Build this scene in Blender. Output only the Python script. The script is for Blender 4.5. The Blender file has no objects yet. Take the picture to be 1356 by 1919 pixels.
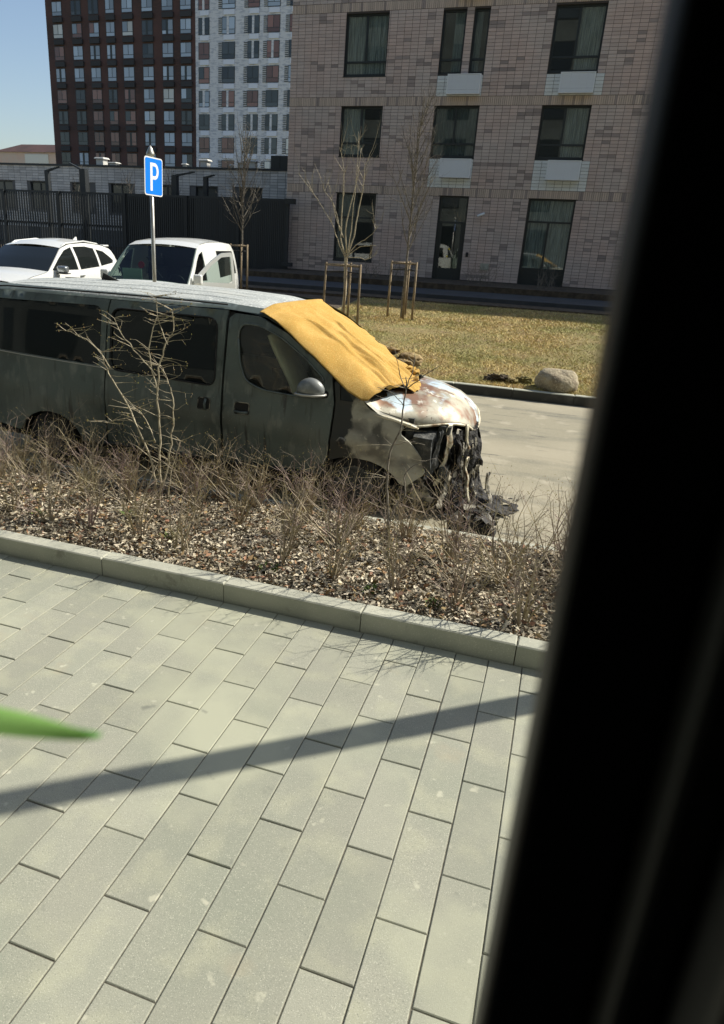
import bpy, bmesh, math, random
import numpy as np
from mathutils import Vector, Matrix, noise
from mathutils.geometry import delaunay_2d_cdt
random.seed(7); RN = np.random.default_rng(7)
sc = bpy.context.scene
COL = sc.collection

# ------------------------------------------------------------------ camera, sky, sun, exposure
EYE = Vector((0, 0, 2.407))
cam = bpy.data.cameras.new('camera'); camo = bpy.data.objects.new('camera', cam); COL.objects.link(camo)
right = Vector((0.9412713, 0.33447388, 0.04621221)); up = Vector((-0.16088694, 0.32395655, 0.93229156)); fwd = Vector((-0.29685643, 0.88497422, -0.35874348))
camo.matrix_world = Matrix(((right.x, up.x, -fwd.x, 0), (right.y, up.y, -fwd.y, 0), (right.z, up.z, -fwd.z, EYE.z), (0, 0, 0, 1)))
cam.sensor_fit = 'VERTICAL'; cam.sensor_height = 36.0
cam.lens = 1360.5 / 1919 * 36.0
cam.shift_x = (678 - 574.5) / 1919 ; cam.shift_y = -0.0005
cam.clip_start = 0.02; cam.clip_end = 2000
cam.dof.use_dof = True; cam.dof.focus_distance = 7.0; cam.dof.aperture_fstop = 5.4
sc.camera = camo
AZ = Vector((0.783, 0.622)).normalized(); EL = math.radians(43)
w = bpy.data.worlds.new('World'); sc.world = w; w.use_nodes = True
nt = w.node_tree; bg = nt.nodes['Background']; sky = nt.nodes.new('ShaderNodeTexSky')
sky.sky_type = 'NISHITA'; sky.sun_disc = False; sky.sun_elevation = EL; sky.sun_rotation = math.atan2(AZ.x, AZ.y)
sky.air_density = 1.0; sky.dust_density = 1.2; sky.ozone_density = 1.0
nt.links.new(sky.outputs[0], bg.inputs[0]); bg.inputs[1].default_value = 0.10
sun = bpy.data.lights.new('sun', 'SUN'); suno = bpy.data.objects.new('sun', sun); COL.objects.link(suno)
sun.energy = 4.8; sun.angle = math.radians(0.5); sun.color = (1.0, 0.93, 0.80)
sd = Vector((AZ.x * math.cos(EL), AZ.y * math.cos(EL), math.sin(EL)))
suno.rotation_euler = sd.to_track_quat('Z', 'Y').to_euler(); suno.location = (20, 15, 30)
sc.view_settings.view_transform = 'Standard'; sc.view_settings.look = 'None'; sc.view_settings.exposure = 0.46; sc.view_settings.gamma = 1
sc.view_settings.use_curve_mapping = False

# ------------------------------------------------------------------ materials
def mk(name, base, rough=.8, metal=0.0, var=(), bump=None, rnd=0.0, isl=0.0, spec=.5, coat=0.0, hue=0.0, geo='pos', xstep=None):
    m = bpy.data.materials.new(name); m.use_nodes = True; n = m.node_tree.nodes; l = m.node_tree.links; b = n['Principled BSDF']
    b.inputs['Roughness'].default_value = rough; b.inputs['Metallic'].default_value = metal
    b.inputs['Specular IOR Level'].default_value = spec; b.inputs['Coat Weight'].default_value = coat
    g = n.new('ShaderNodeNewGeometry'); pos = g.outputs['Position']
    if geo == 'obj':
        tc = n.new('ShaderNodeTexCoord'); pos = tc.outputs['Object']
    c = n.new('ShaderNodeRGB'); c.outputs[0].default_value = (*base, 1); cur = c.outputs[0]
    for v in var:                       # (scale, colour, lo, hi, detail, stretch)
        t = n.new('ShaderNodeTexNoise'); t.inputs['Scale'].default_value = v[0]; t.inputs['Detail'].default_value = v[4] if len(v) > 4 else 4
        src = pos
        if len(v) > 5:
            mp = n.new('ShaderNodeMapping'); mp.inputs['Scale'].default_value = v[5]; l.new(pos, mp.inputs[0]); src = mp.outputs[0]
            if len(v) > 6: mp.inputs['Location'].default_value = v[6]
        l.new(src, t.inputs['Vector'])
        r = n.new('ShaderNodeMapRange'); r.inputs[1].default_value = v[2]; r.inputs[2].default_value = v[3]; l.new(t.outputs[0], r.inputs[0])
        mx = n.new('ShaderNodeMix'); mx.data_type = 'RGBA'; l.new(r.outputs[0], mx.inputs[0]); l.new(cur, mx.inputs[6]); mx.inputs[7].default_value = (*v[1], 1); cur = mx.outputs[2]
    if xstep:                       # a wear line across the piece: (x, width, colour beyond it)
        sp = n.new('ShaderNodeSeparateXYZ'); l.new(g.outputs['Position'], sp.inputs[0]); t = n.new('ShaderNodeTexNoise'); t.inputs['Scale'].default_value = 7; t.inputs['Detail'].default_value = 5; l.new(g.outputs['Position'], t.inputs['Vector'])
        ma = n.new('ShaderNodeMath'); ma.operation = 'MULTIPLY_ADD'; ma.inputs[1].default_value = .28; l.new(t.outputs[0], ma.inputs[0]); l.new(sp.outputs[0], ma.inputs[2])
        r = n.new('ShaderNodeMapRange'); r.inputs[1].default_value = xstep[0] + .14; r.inputs[2].default_value = xstep[0] + .14 + xstep[1]; r.inputs[3].default_value = 1; r.inputs[4].default_value = 0; l.new(ma.outputs[0], r.inputs[0])
        mx = n.new('ShaderNodeMix'); mx.data_type = 'RGBA'; l.new(r.outputs[0], mx.inputs[0]); l.new(cur, mx.inputs[6]); mx.inputs[7].default_value = (*xstep[2], 1); cur = mx.outputs[2]
    for amt, out in ((rnd, 'obj'), (isl, 'isl')):
        if amt:
            o = n.new('ShaderNodeObjectInfo').outputs['Random'] if out == 'obj' else g.outputs['Random Per Island']
            r = n.new('ShaderNodeMapRange'); r.inputs[3].default_value = 1 - amt; r.inputs[4].default_value = 1 + amt; l.new(o, r.inputs[0])
            h = n.new('ShaderNodeHueSaturation'); l.new(cur, h.inputs['Color']); l.new(r.outputs[0], h.inputs['Value']); cur = h.outputs[0]
            if hue:
                r2 = n.new('ShaderNodeMapRange'); r2.inputs[3].default_value = .5 - hue; r2.inputs[4].default_value = .5 + hue
                fr = n.new('ShaderNodeMath'); fr.operation = 'FRACT'; ml = n.new('ShaderNodeMath'); ml.operation = 'MULTIPLY'; ml.inputs[1].default_value = 7.31
                l.new(o, ml.inputs[0]); l.new(ml.outputs[0], fr.inputs[0]); l.new(fr.outputs[0], r2.inputs[0]); l.new(r2.outputs[0], h.inputs['Hue'])
    l.new(cur, b.inputs['Base Color'])
    if bump:
        prev = None
        for sc_, st, di in bump:
            t = n.new('ShaderNodeTexNoise'); t.inputs['Scale'].default_value = sc_; t.inputs['Detail'].default_value = 5; l.new(pos, t.inputs['Vector'])
            bp = n.new('ShaderNodeBump'); bp.inputs['Strength'].default_value = st; bp.inputs['Distance'].default_value = di; l.new(t.outputs[0], bp.inputs['Height'])
            if prev: l.new(prev, bp.inputs['Normal'])
            prev = bp.outputs[0]
        l.new(prev, b.inputs['Normal'])
    return m

def glass_mat(name, tint=(.75, .8, .78), refl=1.0, rough=.02, dust=0.0):
    m = bpy.data.materials.new(name); m.use_nodes = True; n = m.node_tree.nodes; l = m.node_tree.links
    n.remove(n['Principled BSDF']); out = n['Material Output']
    t = n.new('ShaderNodeBsdfTransparent'); t.inputs[0].default_value = (*tint, 1)
    g = n.new('ShaderNodeBsdfGlossy'); g.inputs['Roughness'].default_value = rough
    f = n.new('ShaderNodeLayerWeight'); f.inputs[0].default_value = .5
    pw = n.new('ShaderNodeMath'); pw.operation = 'POWER'; pw.inputs[1].default_value = 5; l.new(f.outputs['Facing'], pw.inputs[0])
    mu = n.new('ShaderNodeMath'); mu.operation = 'MULTIPLY_ADD'; mu.inputs[1].default_value = .9; mu.inputs[2].default_value = .045 * refl; mu.use_clamp = True; l.new(pw.outputs[0], mu.inputs[0])
    mx = n.new('ShaderNodeMixShader'); l.new(mu.outputs[0], mx.inputs[0]); l.new(t.outputs[0], mx.inputs[1]); l.new(g.outputs[0], mx.inputs[2])
    last = mx.outputs[0]
    if dust:
        d = n.new('ShaderNodeBsdfDiffuse'); d.inputs[0].default_value = (.35, .36, .32, 1)
        m2 = n.new('ShaderNodeMixShader'); m2.inputs[0].default_value = dust; l.new(last, m2.inputs[1]); l.new(d.outputs[0], m2.inputs[2]); last = m2.outputs[0]
    l.new(last, out.inputs[0]); return m

M = {}
M['paver'] = mk('paver_concrete', (.285, .29, .235), .9, var=[(1.3, (.255, .27, .215), .42, .62, 4), (5, (.345, .35, .26), .5, .75, 6), (260, (.48, .48, .39), .60, .68, 2), (190, (.17, .18, .15), .60, .72, 2), (2.2, (.35, .31, .22), .64, .8, 6), (.9, (.36, .37, .28), .5, .62, 6), (11, (.42, .42, .33), .66, .72, 5), (7, (.19, .20, .165), .68, .76, 6)], bump=[(300, .5, .0025), (40, .25, .002)], rnd=.085)
M['joint'] = mk('joint_sand', (.10, .095, .075), .95, var=[(30, (.15, .14, .11), .4, .6, 4)], bump=[(80, .6, .01)])
M['kerb'] = mk('kerb_concrete', (.42, .425, .35), .9, var=[(3, (.34, .35, .29), .4, .65, 5), (150, (.55, .55, .47), .6, .7, 2), (9, (.2, .2, .16), .62, .8, 4)], bump=[(200, .5, .003)], rnd=.08)
M['asphalt'] = mk('asphalt', (.265, .245, .175), .9, var=[(.5, (.33, .30, .22), .42, .6, 5), (1.3, (.17, .165, .125), .52, .70, 7, (.45, 1.6, 1)), (5, (.075, .075, .065), .64, .72, 5, (.3, 1.7, 1)), (3, (.36, .33, .25), .58, .7, 6), (120, (.38, .36, .29), .58, .68, 2)], bump=[(150, .6, .006), (12, .2, .01)])
M['kerb_shade'] = mk('shaded_kerb_face', (.05, .05, .045), .9, var=[(6, (.09, .09, .08), .5, .7, 4)])  # shade on the road kerb's front, put into its colour
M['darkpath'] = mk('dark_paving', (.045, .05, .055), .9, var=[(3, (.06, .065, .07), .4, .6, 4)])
M['soil'] = mk('soil', (.06, .045, .03), .95, var=[(6, (.11, .085, .055), .4, .6, 5)], bump=[(30, 1, .03)])
M['chip'] = mk('wood_chip', (.42, .375, .285), .85, isl=.78, hue=.008, var=[(2, (.27, .235, .165), .45, .65, 3)])
M['dryleaf'] = mk('dry_leaf', (.24, .15, .075), .8, isl=.5, hue=.03)
M['turf'] = mk('turf_soil', (.26, .21, .09), .95, var=[(1.2, (.19, .185, .06), .45, .65, 5), (3, (.2, .15, .08), .55, .7, 4)], bump=[(40, 1, .03)])
M['blade'] = mk('grass_blade', (.56, .44, .19), .8, isl=.45, hue=.02, var=[(.8, (.36, .34, .12), .45, .62, 5), (2.5, (.47, .34, .18), .56, .7, 4)])
M['twig'] = mk('twig_bark', (.33, .275, .21), .75, isl=.25, var=[(7, (.34, .29, .17), .4, .6, 3), (3, (.24, .175, .155), .48, .62, 3)])
M['bud'] = mk('bud', (.42, .33, .12), .7, isl=.5, hue=.04)
M['bark_pale'] = mk('bark_pale', (.43, .38, .27), .8, var=[(25, (.25, .21, .14), .5, .65, 4)])
M['bark_grey'] = mk('bark_grey', (.20, .18, .15), .85, var=[(25, (.08, .07, .05), .5, .65, 4)])
M['stake'] = mk('stake_wood', (.30, .23, .14), .85, var=[(9, (.15, .115, .075), .42, .6, 5, (4, 4, .6))], rnd=.15)
M['rubber'] = mk('black_rubber', (.015, .015, .015), .7)
M['stone'] = mk('boulder_stone', (.36, .31, .21), .9, var=[(5, (.22, .18, .12), .45, .62, 6), (40, (.5, .45, .34), .55, .7, 4)], bump=[(14, .8, .05), (70, .6, .01)])
M['weed'] = mk('weed_leaf', (.11, .17, .035), .7)
M['tile'] = mk('klinker_tile', (.57, .45, .395), .75, isl=.09, var=[(.5, (.55, .475, .43), .4, .6, 3)], bump=[(50, .3, .004)])
M['tile_obj'] = mk('klinker_tile_single', (.57, .45, .395), .75, rnd=.09, var=[(.5, (.55, .475, .43), .4, .6, 3)], bump=[(50, .3, .004)])
M['tile_dark'] = mk('klinker_tile_dark', (.34, .285, .26), .75, isl=.12, bump=[(50, .3, .004)])
M['tile_tan'] = mk('klinker_tile_soldier', (.56, .46, .38), .75, isl=.12)
M['tile_white'] = mk('white_tile', (.74, .78, .77), .6, isl=.05)
M['grout'] = mk('grout', (.07, .062, .057), .9)
M['winframe'] = mk('window_frame_dark', (.022, .03, .032), .45)
M['glass'] = glass_mat('window_glass', (.74, .79, .78), 2.0)
M['curtain'] = mk('curtain_cloth', (.62, .64, .62), .9, var=[(9, (.24, .27, .27), .4, .6, 2, (5, 5, .15))])
M['room'] = mk('room_dark', (.045, .05, .05), .9)
M['blind'] = mk('blind_cloth', (.16, .20, .20), .8, var=[(6, (.08, .105, .11), .4, .6, 2, (6, 6, .2))])
M['acwhite'] = mk('ac_box_white', (.80, .84, .86), .5)
M['metaldark'] = mk('dark_metal', (.022, .027, .030), .5, rnd=.15)
M['lowtile'] = mk('grey_brick', (.74, .72, .68), .8, isl=.16, var=[(.3, (.62, .60, .57), .4, .6, 3)])
M['lowgrout'] = mk('grey_grout', (.16, .16, .155), .9)
M['brown'] = mk('brown_brick', (.085, .045, .040), .8, var=[(.25, (.055, .033, .03), .4, .6, 4), (1.4, (.10, .05, .04), .55, .7, 2, (1, 1, 6))], bump=[(3, .3, .03)])
M['brown_basket'] = mk('brown_ac_basket', (.032, .034, .038), .7, rnd=.2)
M['whitebrick'] = mk('white_brick', (.62, .65, .70), .8, var=[(1.0, (.42, .46, .53), .48, .60, 3, (1, 1, 4)), (3, (.74, .77, .80), .6, .7, 2, (1, 1, 4))])
M['white_basket'] = mk('white_ac_basket', (.66, .72, .84), .6)
M['pane_blue'] = mk('pane_blue_sky_reflection', (.32, .40, .50), .15, rnd=.35)  # sky reflected in the panes, painted as a flat blue-grey
M['pane_red'] = mk('pane_rust_reflection', (.19, .10, .08), .12, rnd=.4)
M['pane_dark'] = mk('pane_dark_glass', (.045, .055, .06), .08, rnd=.5)
M['pane_white'] = mk('pane_white_blind', (.55, .58, .58), .2, rnd=.2)
M['roofwhite'] = mk('roof_vent_white', (.62, .62, .58), .6)
M['galv'] = mk('galvanised_steel', (.45, .45, .42), .42, .8, var=[(12, (.25, .24, .22), .5, .7, 5, (1, 1, .3))])
M['signblue'] = mk('sign_blue', (.0, .20, .78), .4, spec=.4)
M['signwhite'] = mk('sign_white', (.78, .80, .80), .45)
M['carwhite'] = mk('white_paint', (.74, .76, .74), .3, coat=.6)
M['carglass'] = glass_mat('car_glass', (.42, .50, .47), 1.3)
M['carglassdark'] = mk('car_privacy_glass', (.012, .015, .015), .06)
M['blackplastic'] = mk('black_plastic', (.02, .021, .022), .55)
M['interior'] = mk('car_interior', (.035, .036, .038), .85)
M['chrome'] = mk('silver_paint', (.42, .45, .46), .25, .8)
M['redlamp'] = mk('red_lamp', (.45, .02, .02), .25)
M['tyre'] = mk('tyre', (.02, .02, .02), .85)
M['rim'] = mk('alloy_rim', (.3, .3, .3), .4, .8)
# burnt van
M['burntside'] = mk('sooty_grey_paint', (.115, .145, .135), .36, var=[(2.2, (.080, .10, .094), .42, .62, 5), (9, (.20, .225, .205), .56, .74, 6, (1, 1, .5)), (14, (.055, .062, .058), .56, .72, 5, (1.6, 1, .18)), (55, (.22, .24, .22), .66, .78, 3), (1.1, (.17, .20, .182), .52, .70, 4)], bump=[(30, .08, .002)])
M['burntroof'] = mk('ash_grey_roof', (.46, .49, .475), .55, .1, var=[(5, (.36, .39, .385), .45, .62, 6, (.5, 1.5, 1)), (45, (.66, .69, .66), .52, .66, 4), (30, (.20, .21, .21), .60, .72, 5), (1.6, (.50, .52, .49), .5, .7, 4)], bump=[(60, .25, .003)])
M['bareside'] = mk('burnt_bare_metal_fender', (.40, .395, .33), .55, .1, var=[(3, (.17, .165, .14), .45, .62, 5, (1, 1, 1.6)), (9, (.40, .38, .30), .58, .75, 5), (4, (.10, .10, .085), .56, .66, 6, (1.5, 1, .8)), (14, (.5, .48, .38), .62, .7, 5)], bump=[(25, .25, .004)], xstep=(-1.74, .03, (.036, .040, .038)))
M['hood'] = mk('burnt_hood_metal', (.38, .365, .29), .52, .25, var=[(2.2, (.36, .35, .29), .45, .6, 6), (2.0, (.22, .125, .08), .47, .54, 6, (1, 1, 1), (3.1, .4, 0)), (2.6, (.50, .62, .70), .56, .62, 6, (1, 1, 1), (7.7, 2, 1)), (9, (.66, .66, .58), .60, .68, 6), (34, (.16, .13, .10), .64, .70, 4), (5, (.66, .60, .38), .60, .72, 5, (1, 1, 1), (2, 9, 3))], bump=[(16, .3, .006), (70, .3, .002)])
M['soot'] = mk('soot_black', (.012, .012, .012), .8, var=[(8, (.03, .03, .03), .5, .7, 4)])
M['engine'] = mk('burnt_engine_metal', (.05, .055, .055), .7, .2, var=[(14, (.12, .12, .11), .5, .68, 5)], bump=[(20, .8, .03)])
M['radstrip'] = mk('scorched_metal_strip', (.62, .58, .44), .5, .3, var=[(12, (.25, .17, .10), .5, .64, 5), (5, (.80, .76, .60), .55, .7, 4)], bump=[(30, .6, .01)])
M['melt'] = mk('melted_black_plastic', (.010, .010, .010), .75, var=[(9, (.045, .043, .040), .55, .66, 5), (5.5, (.42, .39, .33), .68, .72, 6, (1, 1, .5))], bump=[(18, .9, .04), (70, .5, .01)])
M['char_pale'] = mk('ash_coated_plastic', (.33, .31, .25), .8, var=[(11, (.03, .03, .03), .46, .6, 5)], bump=[(25, .8, .03)])
M['seat'] = mk('beige_seat_leather', (.80, .82, .60), .65, var=[(6, (.70, .72, .52), .45, .65, 3)])
M['towel'] = mk('mustard_towel', (.46, .285, .06), .95, var=[(4, (.54, .35, .095), .42, .62, 4), (90, (.52, .27, .05), .52, .66, 3), (140, (.80, .56, .22), .60, .70, 2)], bump=[(220, .9, .006), (25, .25, .01)])
M['towel_brown'] = mk('scorched_towel', (.30, .22, .11), .95, var=[(12, (.44, .36, .17), .56, .68, 5), (9, (.05, .04, .03), .56, .66, 4)], bump=[(90, .9, .01)])
M['mirror_cap'] = mk('scorched_mirror_cap', (.20, .215, .21), .45, .3, var=[(7, (.35, .37, .36), .5, .65, 5), (3, (.06, .065, .065), .55, .68, 4)])
M['strip'] = mk('pale_trim_and_highlight', (.50, .50, .46), .4, .3)  # mirror trim, and the painted highlight along the van's belt
M['own'] = mk('own_facade', (.13, .15, .145), .85, var=[(.8, (.10, .115, .11), .4, .6, 3)])
M['jamb'] = mk('window_jamb_black', (.007, .0075, .0068), .55)
M['leaf'] = mk('houseplant_leaf', (.12, .30, .07), .5, var=[(30, (.15, .36, .09), .4, .6, 2)])
_l = M['leaf'].node_tree; _b = _l.nodes['Principled BSDF']; _t = _l.nodes.new('ShaderNodeBsdfTranslucent'); _t.inputs[0].default_value = (.30, .55, .16, 1); _m = _l.nodes.new('ShaderNodeMixShader'); _m.inputs[0].default_value = .5
_l.links.new(_b.outputs[0], _m.inputs[1]); _l.links.new(_t.outputs[0], _m.inputs[2]); _l.links.new(_m.outputs[0], _l.nodes['Material Output'].inputs[0])
M['pot'] = mk('terracotta', (.35, .14, .07), .8)

# ------------------------------------------------------------------ mesh helpers
class MB:
    def __init__(s): s.v = []; s.f = []; s.mi = []
    def add(s, vs, fs, mi=0):
        o = len(s.v); s.v += [tuple(v) for v in vs]; s.f += [tuple(i + o for i in f) for f in fs]; s.mi += [mi] * len(fs); return s
    def box(s, a, b, mi=0):
        x0, y0, z0 = a; x1, y1, z1 = b
        return s.add([(x0, y0, z0), (x1, y0, z0), (x1, y1, z0), (x0, y1, z0), (x0, y0, z1), (x1, y0, z1), (x1, y1, z1), (x0, y1, z1)],
                     [(0, 3, 2, 1), (4, 5, 6, 7), (0, 1, 5, 4), (1, 2, 6, 5), (2, 3, 7, 6), (3, 0, 4, 7)], mi)
    def cbox(s, a, b, c=.004, mi=0, ends=True):   # box with its top edges chamfered
        x0, y0, z0 = a; x1, y1, z1 = b; d = z1 - c
        return s.add([(x0, y0, z0), (x1, y0, z0), (x1, y1, z0), (x0, y1, z0), (x0, y0, d), (x1, y0, d), (x1, y1, d), (x0, y1, d),
                      (x0 + c, y0 + c, z1), (x1 - c, y0 + c, z1), (x1 - c, y1 - c, z1), (x0 + c, y1 - c, z1)],
                     [(8, 9, 10, 11), (0, 1, 5, 4), (1, 2, 6, 5), (2, 3, 7, 6), (3, 0, 4, 7), (4, 5, 9, 8), (5, 6, 10, 9), (6, 7, 11, 10), (7, 4, 8, 11)], mi)
    def tube(s, pts, rads, n=6, mi=0, cap=True):
        pts = [Vector(p) for p in pts]; rings = []; vs = []; fs = []
        for i, p in enumerate(pts):
            d = (pts[min(i + 1, len(pts) - 1)] - pts[max(i - 1, 0)]); d = d.normalized() if d.length > 1e-9 else Vector((0, 0, 1))
            a = d.orthogonal().normalized() if abs(d.z) > .9 else Vector((0, 0, 1)).cross(d).normalized()
            if abs(d.z) > .9: a = Vector((0, 1, 0)).cross(d).normalized()
            b = d.cross(a); r = rads[i] if isinstance(rads, (list, tuple)) else rads
            for k in range(n):
                t = 2 * math.pi * k / n; vs.append(p + (a * math.cos(t) + b * math.sin(t)) * r)
        for i in range(len(pts) - 1):
            for k in range(n): fs.append((i * n + k, i * n + (k + 1) % n, (i + 1) * n + (k + 1) % n, (i + 1) * n + k))
        if cap: fs.append(tuple(range(n - 1, -1, -1))); fs.append(tuple((len(pts) - 1) * n + k for k in range(n)))
        return s.add(vs, fs, mi)
    def grid(s, nu, nv, fn, mi=0, closed=False):
        vs = [fn(i / (nu - 1), j / (nv - 1)) for i in range(nu) for j in range(nv)]
        fs = [(i * nv + j, (i + 1) * nv + j, (i + 1) * nv + j + 1, i * nv + j + 1) for i in range(nu - 1) for j in range(nv - 1)]
        return s.add(vs, fs, mi)
    def build(s, name, mats, parent=None, smooth=False, loc=None, **props):
        me = bpy.data.meshes.new(name); me.from_pydata(s.v, [], s.f)
        for m in (mats if isinstance(mats, (list, tuple)) else [mats]): me.materials.append(M[m] if isinstance(m, str) else m)
        if any(s.mi): me.polygons.foreach_set('material_index', s.mi)
        if smooth: me.polygons.foreach_set('use_smooth', [True] * len(me.polygons))
        me.update(); o = link(name, me, parent, loc); 
        for k, v in props.items(): o[k] = v
        return o
def link(name, me, parent=None, loc=None):
    o = bpy.data.objects.new(name, me); COL.objects.link(o)
    if parent: o.parent = parent
    if loc is not None: o.location = loc
    return o
def thing(name, label, cat, loc=(0, 0, 0), group=None, rz=0):
    o = bpy.data.objects.new(name, None); COL.objects.link(o); o.location = loc; o.rotation_euler.z = rz; o.empty_display_size = .2
    o['label'] = label; o['category'] = cat
    if group: o['group'] = group
    return o
def tag(o, label, cat, group=None):
    o['label'] = label; o['category'] = cat
    if group: o['group'] = group
    return o
def bevel(o, wd=.004, seg=2):
    b = o.modifiers.new('bevel', 'BEVEL'); b.width = wd; b.segments = seg; b.limit_method = 'ANGLE'; b.angle_limit = math.radians(40); return o
def lerp(xs, ys, x): return float(np.interp(x, xs, ys))
def sstep(a, b, x):
    t = max(0, min(1, (x - a) / (b - a))); return t * t * (3 - 2 * t)
def np_mesh(name, V, F, mats, mi=None, parent=None, smooth=False):
    me = bpy.data.meshes.new(name); V = np.asarray(V, np.float32); F = np.asarray(F, np.int32); k = F.shape[1]
    me.vertices.add(len(V)); me.vertices.foreach_set('co', V.ravel())
    me.loops.add(F.size); me.loops.foreach_set('vertex_index', F.ravel())
    me.polygons.add(len(F)); me.polygons.foreach_set('loop_start', np.arange(0, F.size, k, dtype=np.int32)); me.polygons.foreach_set('loop_total', np.full(len(F), k, np.int32))
    for m in mats: me.materials.append(M[m])
    if mi is not None: me.polygons.foreach_set('material_index', np.asarray(mi, np.int32))
    me.update(); me.validate(); return link(name, me, parent)

ROAD = -.08
def gz(y): return .07 + max(0, y - 12.8) * .0494        # the land rises towards the far building

# ------------------------------------------------------------------ ground, road, pavement
def sheet(name, pts, mat, kind='structure'):
    o = MB().add(pts, [tuple(range(len(pts)))]).build(name, mat); o['kind'] = kind; return o
sheet('ground', [(-400, -200, -.5), (400, -200, -.5), (400, 12, -.5), (400, 60, 1.6), (400, 500, 1.6), (-400, 500, 1.6), (-400, 60, 1.6), (-400, 12, -.5)], 'turf')
bpy.data.objects['ground'].data.materials[0] = M['turf']
me = bpy.data.objects['ground'].data
g = MB(); g.add([(-400, -200, -.5), (400, -200, -.5), (400, 14, -.5), (-400, 14, -.5), (400, 60, 1.6), (-400, 60, 1.6), (400, 600, 1.6), (-400, 600, 1.6)], [(0, 1, 2, 3), (3, 2, 4, 5), (5, 4, 6, 7)])
bpy.data.objects.remove(bpy.data.objects['ground']); g.build('ground', 'turf', kind='structure')
road = MB().box((-60, 6.03, -.3), (60, 12.74, ROAD)).build('road', 'asphalt', kind='structure')
pav = MB().box((-14, .30, -.3), (14, 4.045, -.007)).build('pavement', 'joint', kind='structure')
PX0, PY0, PW, PL = -2.125, 3.486, .2, .5853
i0, i1 = -22, 15
meshes = {}
cand = []
for i in range(i0, i1):
    x = PX0 + i * PW
    for j in range(-13, 5):
        if (j - i) % 2: continue
        y1 = PY0 + j * PL / 2; y0 = y1 - PL
        y1 = y1; a = max(y0, .32); b = min(y1, 4.043)
        if b - a < .03: continue
        cand.append((x, a, b, i, j))
cand.sort(key=lambda c: (c[0] + .6) ** 2 + (c[1] - 2.2) ** 2)
for n_, (x, a, b, i, j) in enumerate(cand[:300]):
    L = round(b - a, 3)
    if L not in meshes:
        q = MB().cbox((.0025, .0025, -.05), (PW - .0025, L - .0025, 0), .0035).build('paver', 'paver'); meshes[L] = q.data; bpy.data.objects.remove(q)
    o = link('paver', meshes[L], pav, (x + random.uniform(-.001, .001), a + random.uniform(-.0015, .0015), random.uniform(-.0015, .0015)))
    o.rotation_euler = (random.uniform(-.002, .002), random.uniform(-.004, .004), random.uniform(-.0015, .0015))
rest = MB()
for (x, a, b, i, j) in cand[300:]: rest.cbox((x + .0025, a + .0025, -.05), (x + PW - .0025, b - .0025, random.uniform(-.0015, .0015)), .0035)
rest.build('paver_field', 'paver', pav, kind='stuff')

# near kerb between pavement and planting bed, far edge kerb, road kerb, every stone its own part
def stones(name, x0, x1, L, ya, yb, zb, zt, ph, label, mat='kerb', zf=None, cham=.008, face_shade=False):
    k = bpy.data.objects.new(name, None); COL.objects.link(k); k['kind'] = 'structure'; k['label'] = label
    me = None; x = ph - math.ceil((ph - x0) / L) * L
    while x < x1:
        if me is None:
            o = MB().cbox((.003, ya, zb), (L - .003, yb, zt), cham).build('kerb_stone', [mat, 'kerb_shade'], k, loc=(x, 0, 0)); me = o.data
            if face_shade: me.polygons[1].material_index = 1  # front face coloured dark to stand for its shade
        else: o = link('kerb_stone', me, k, (x, 0, 0))
        o.location.z = random.uniform(-.002, .002) + (zf(x) if zf else 0); o.location.y = random.uniform(-.0025, .0025)
        x += L
    return k
stones('pavement_kerb', -9, 5, .977, 4.047, 4.175, -.2, .138, -2.908, 'concrete kerb between the paved footpath and the planting bed')
stones('bed_kerb', -16, 9, 1.0, 5.915, 6.025, -.2, .025, -1.2, 'low concrete kerb between the planting bed and the road')
stones('road_kerb', -5.6, 16, 1.0, 12.745, 12.87, -.3, .085, -1.7, 'concrete kerb along the far side of the road', face_shade=True, cham=.012)

# planting bed: soil, wood chips, leaves
def soilz(x, y): return lerp([4.1, 4.35, 5.6, 5.95], [.095, .10, .07, .02], y) + .018 * noise.noise(Vector((x * 1.7, y * 1.7, 3)))
bed = MB().grid(170, 28, lambda u, v: (-10 + 16 * u, 4.17 + 1.75 * v, soilz(-10 + 16 * u, 4.17 + 1.75 * v))).build('planting_bed', 'soil', smooth=True, kind='structure')
def chips(n, name, mat, x0, x1, size, lift, seed):
    r = np.random.default_rng(seed)
    X = r.uniform(x0, x1, n); Y = 4.19 + 1.70 * r.random(n)
    Z = np.interp(Y, [4.1, 4.35, 5.6, 5.95], [.095, .10, .07, .02]) + .004 + r.random(n) * lift
    L = size * r.uniform(.5, 1.6, n); W = L * r.uniform(.25, .6, n)
    d = r.normal(size=(n, 3)); d[:, 2] *= .35; d /= np.linalg.norm(d, axis=1)[:, None]
    e = r.normal(size=(n, 3)); e[:, 2] *= .5; e -= (e * d).sum(1)[:, None] * d; e /= np.linalg.norm(e, axis=1)[:, None]
    c = np.stack([X, Y, Z], 1); nrm = np.cross(d, e)
    A = d * L[:, None] / 2; B = e * W[:, None] / 2; h = nrm * (W * .25)[:, None]
    V = np.stack([c - A - B, c - A + B, c + h * .6, c + A - B, c + A + B], 1)
    V = np.stack([c - A, c - B + h, c + A, c + B + h], 1).reshape(-1, 3)
    F = np.arange(n * 4).reshape(-1, 4)
    o = np_mesh(name, V, F, [mat]); o['kind'] = 'stuff'; return o
tag(chips(52000, 'wood_chips', 'chip', -6.5, 2.6, .036, .035, 3), 'pale wood chip mulch covering the planting bed', 'mulch')
tag(chips(6500, 'dry_leaves', 'dryleaf', -6.5, 2.6, .045, .045, 4), 'brown dry leaves scattered over the mulch', 'leaves')
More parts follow.
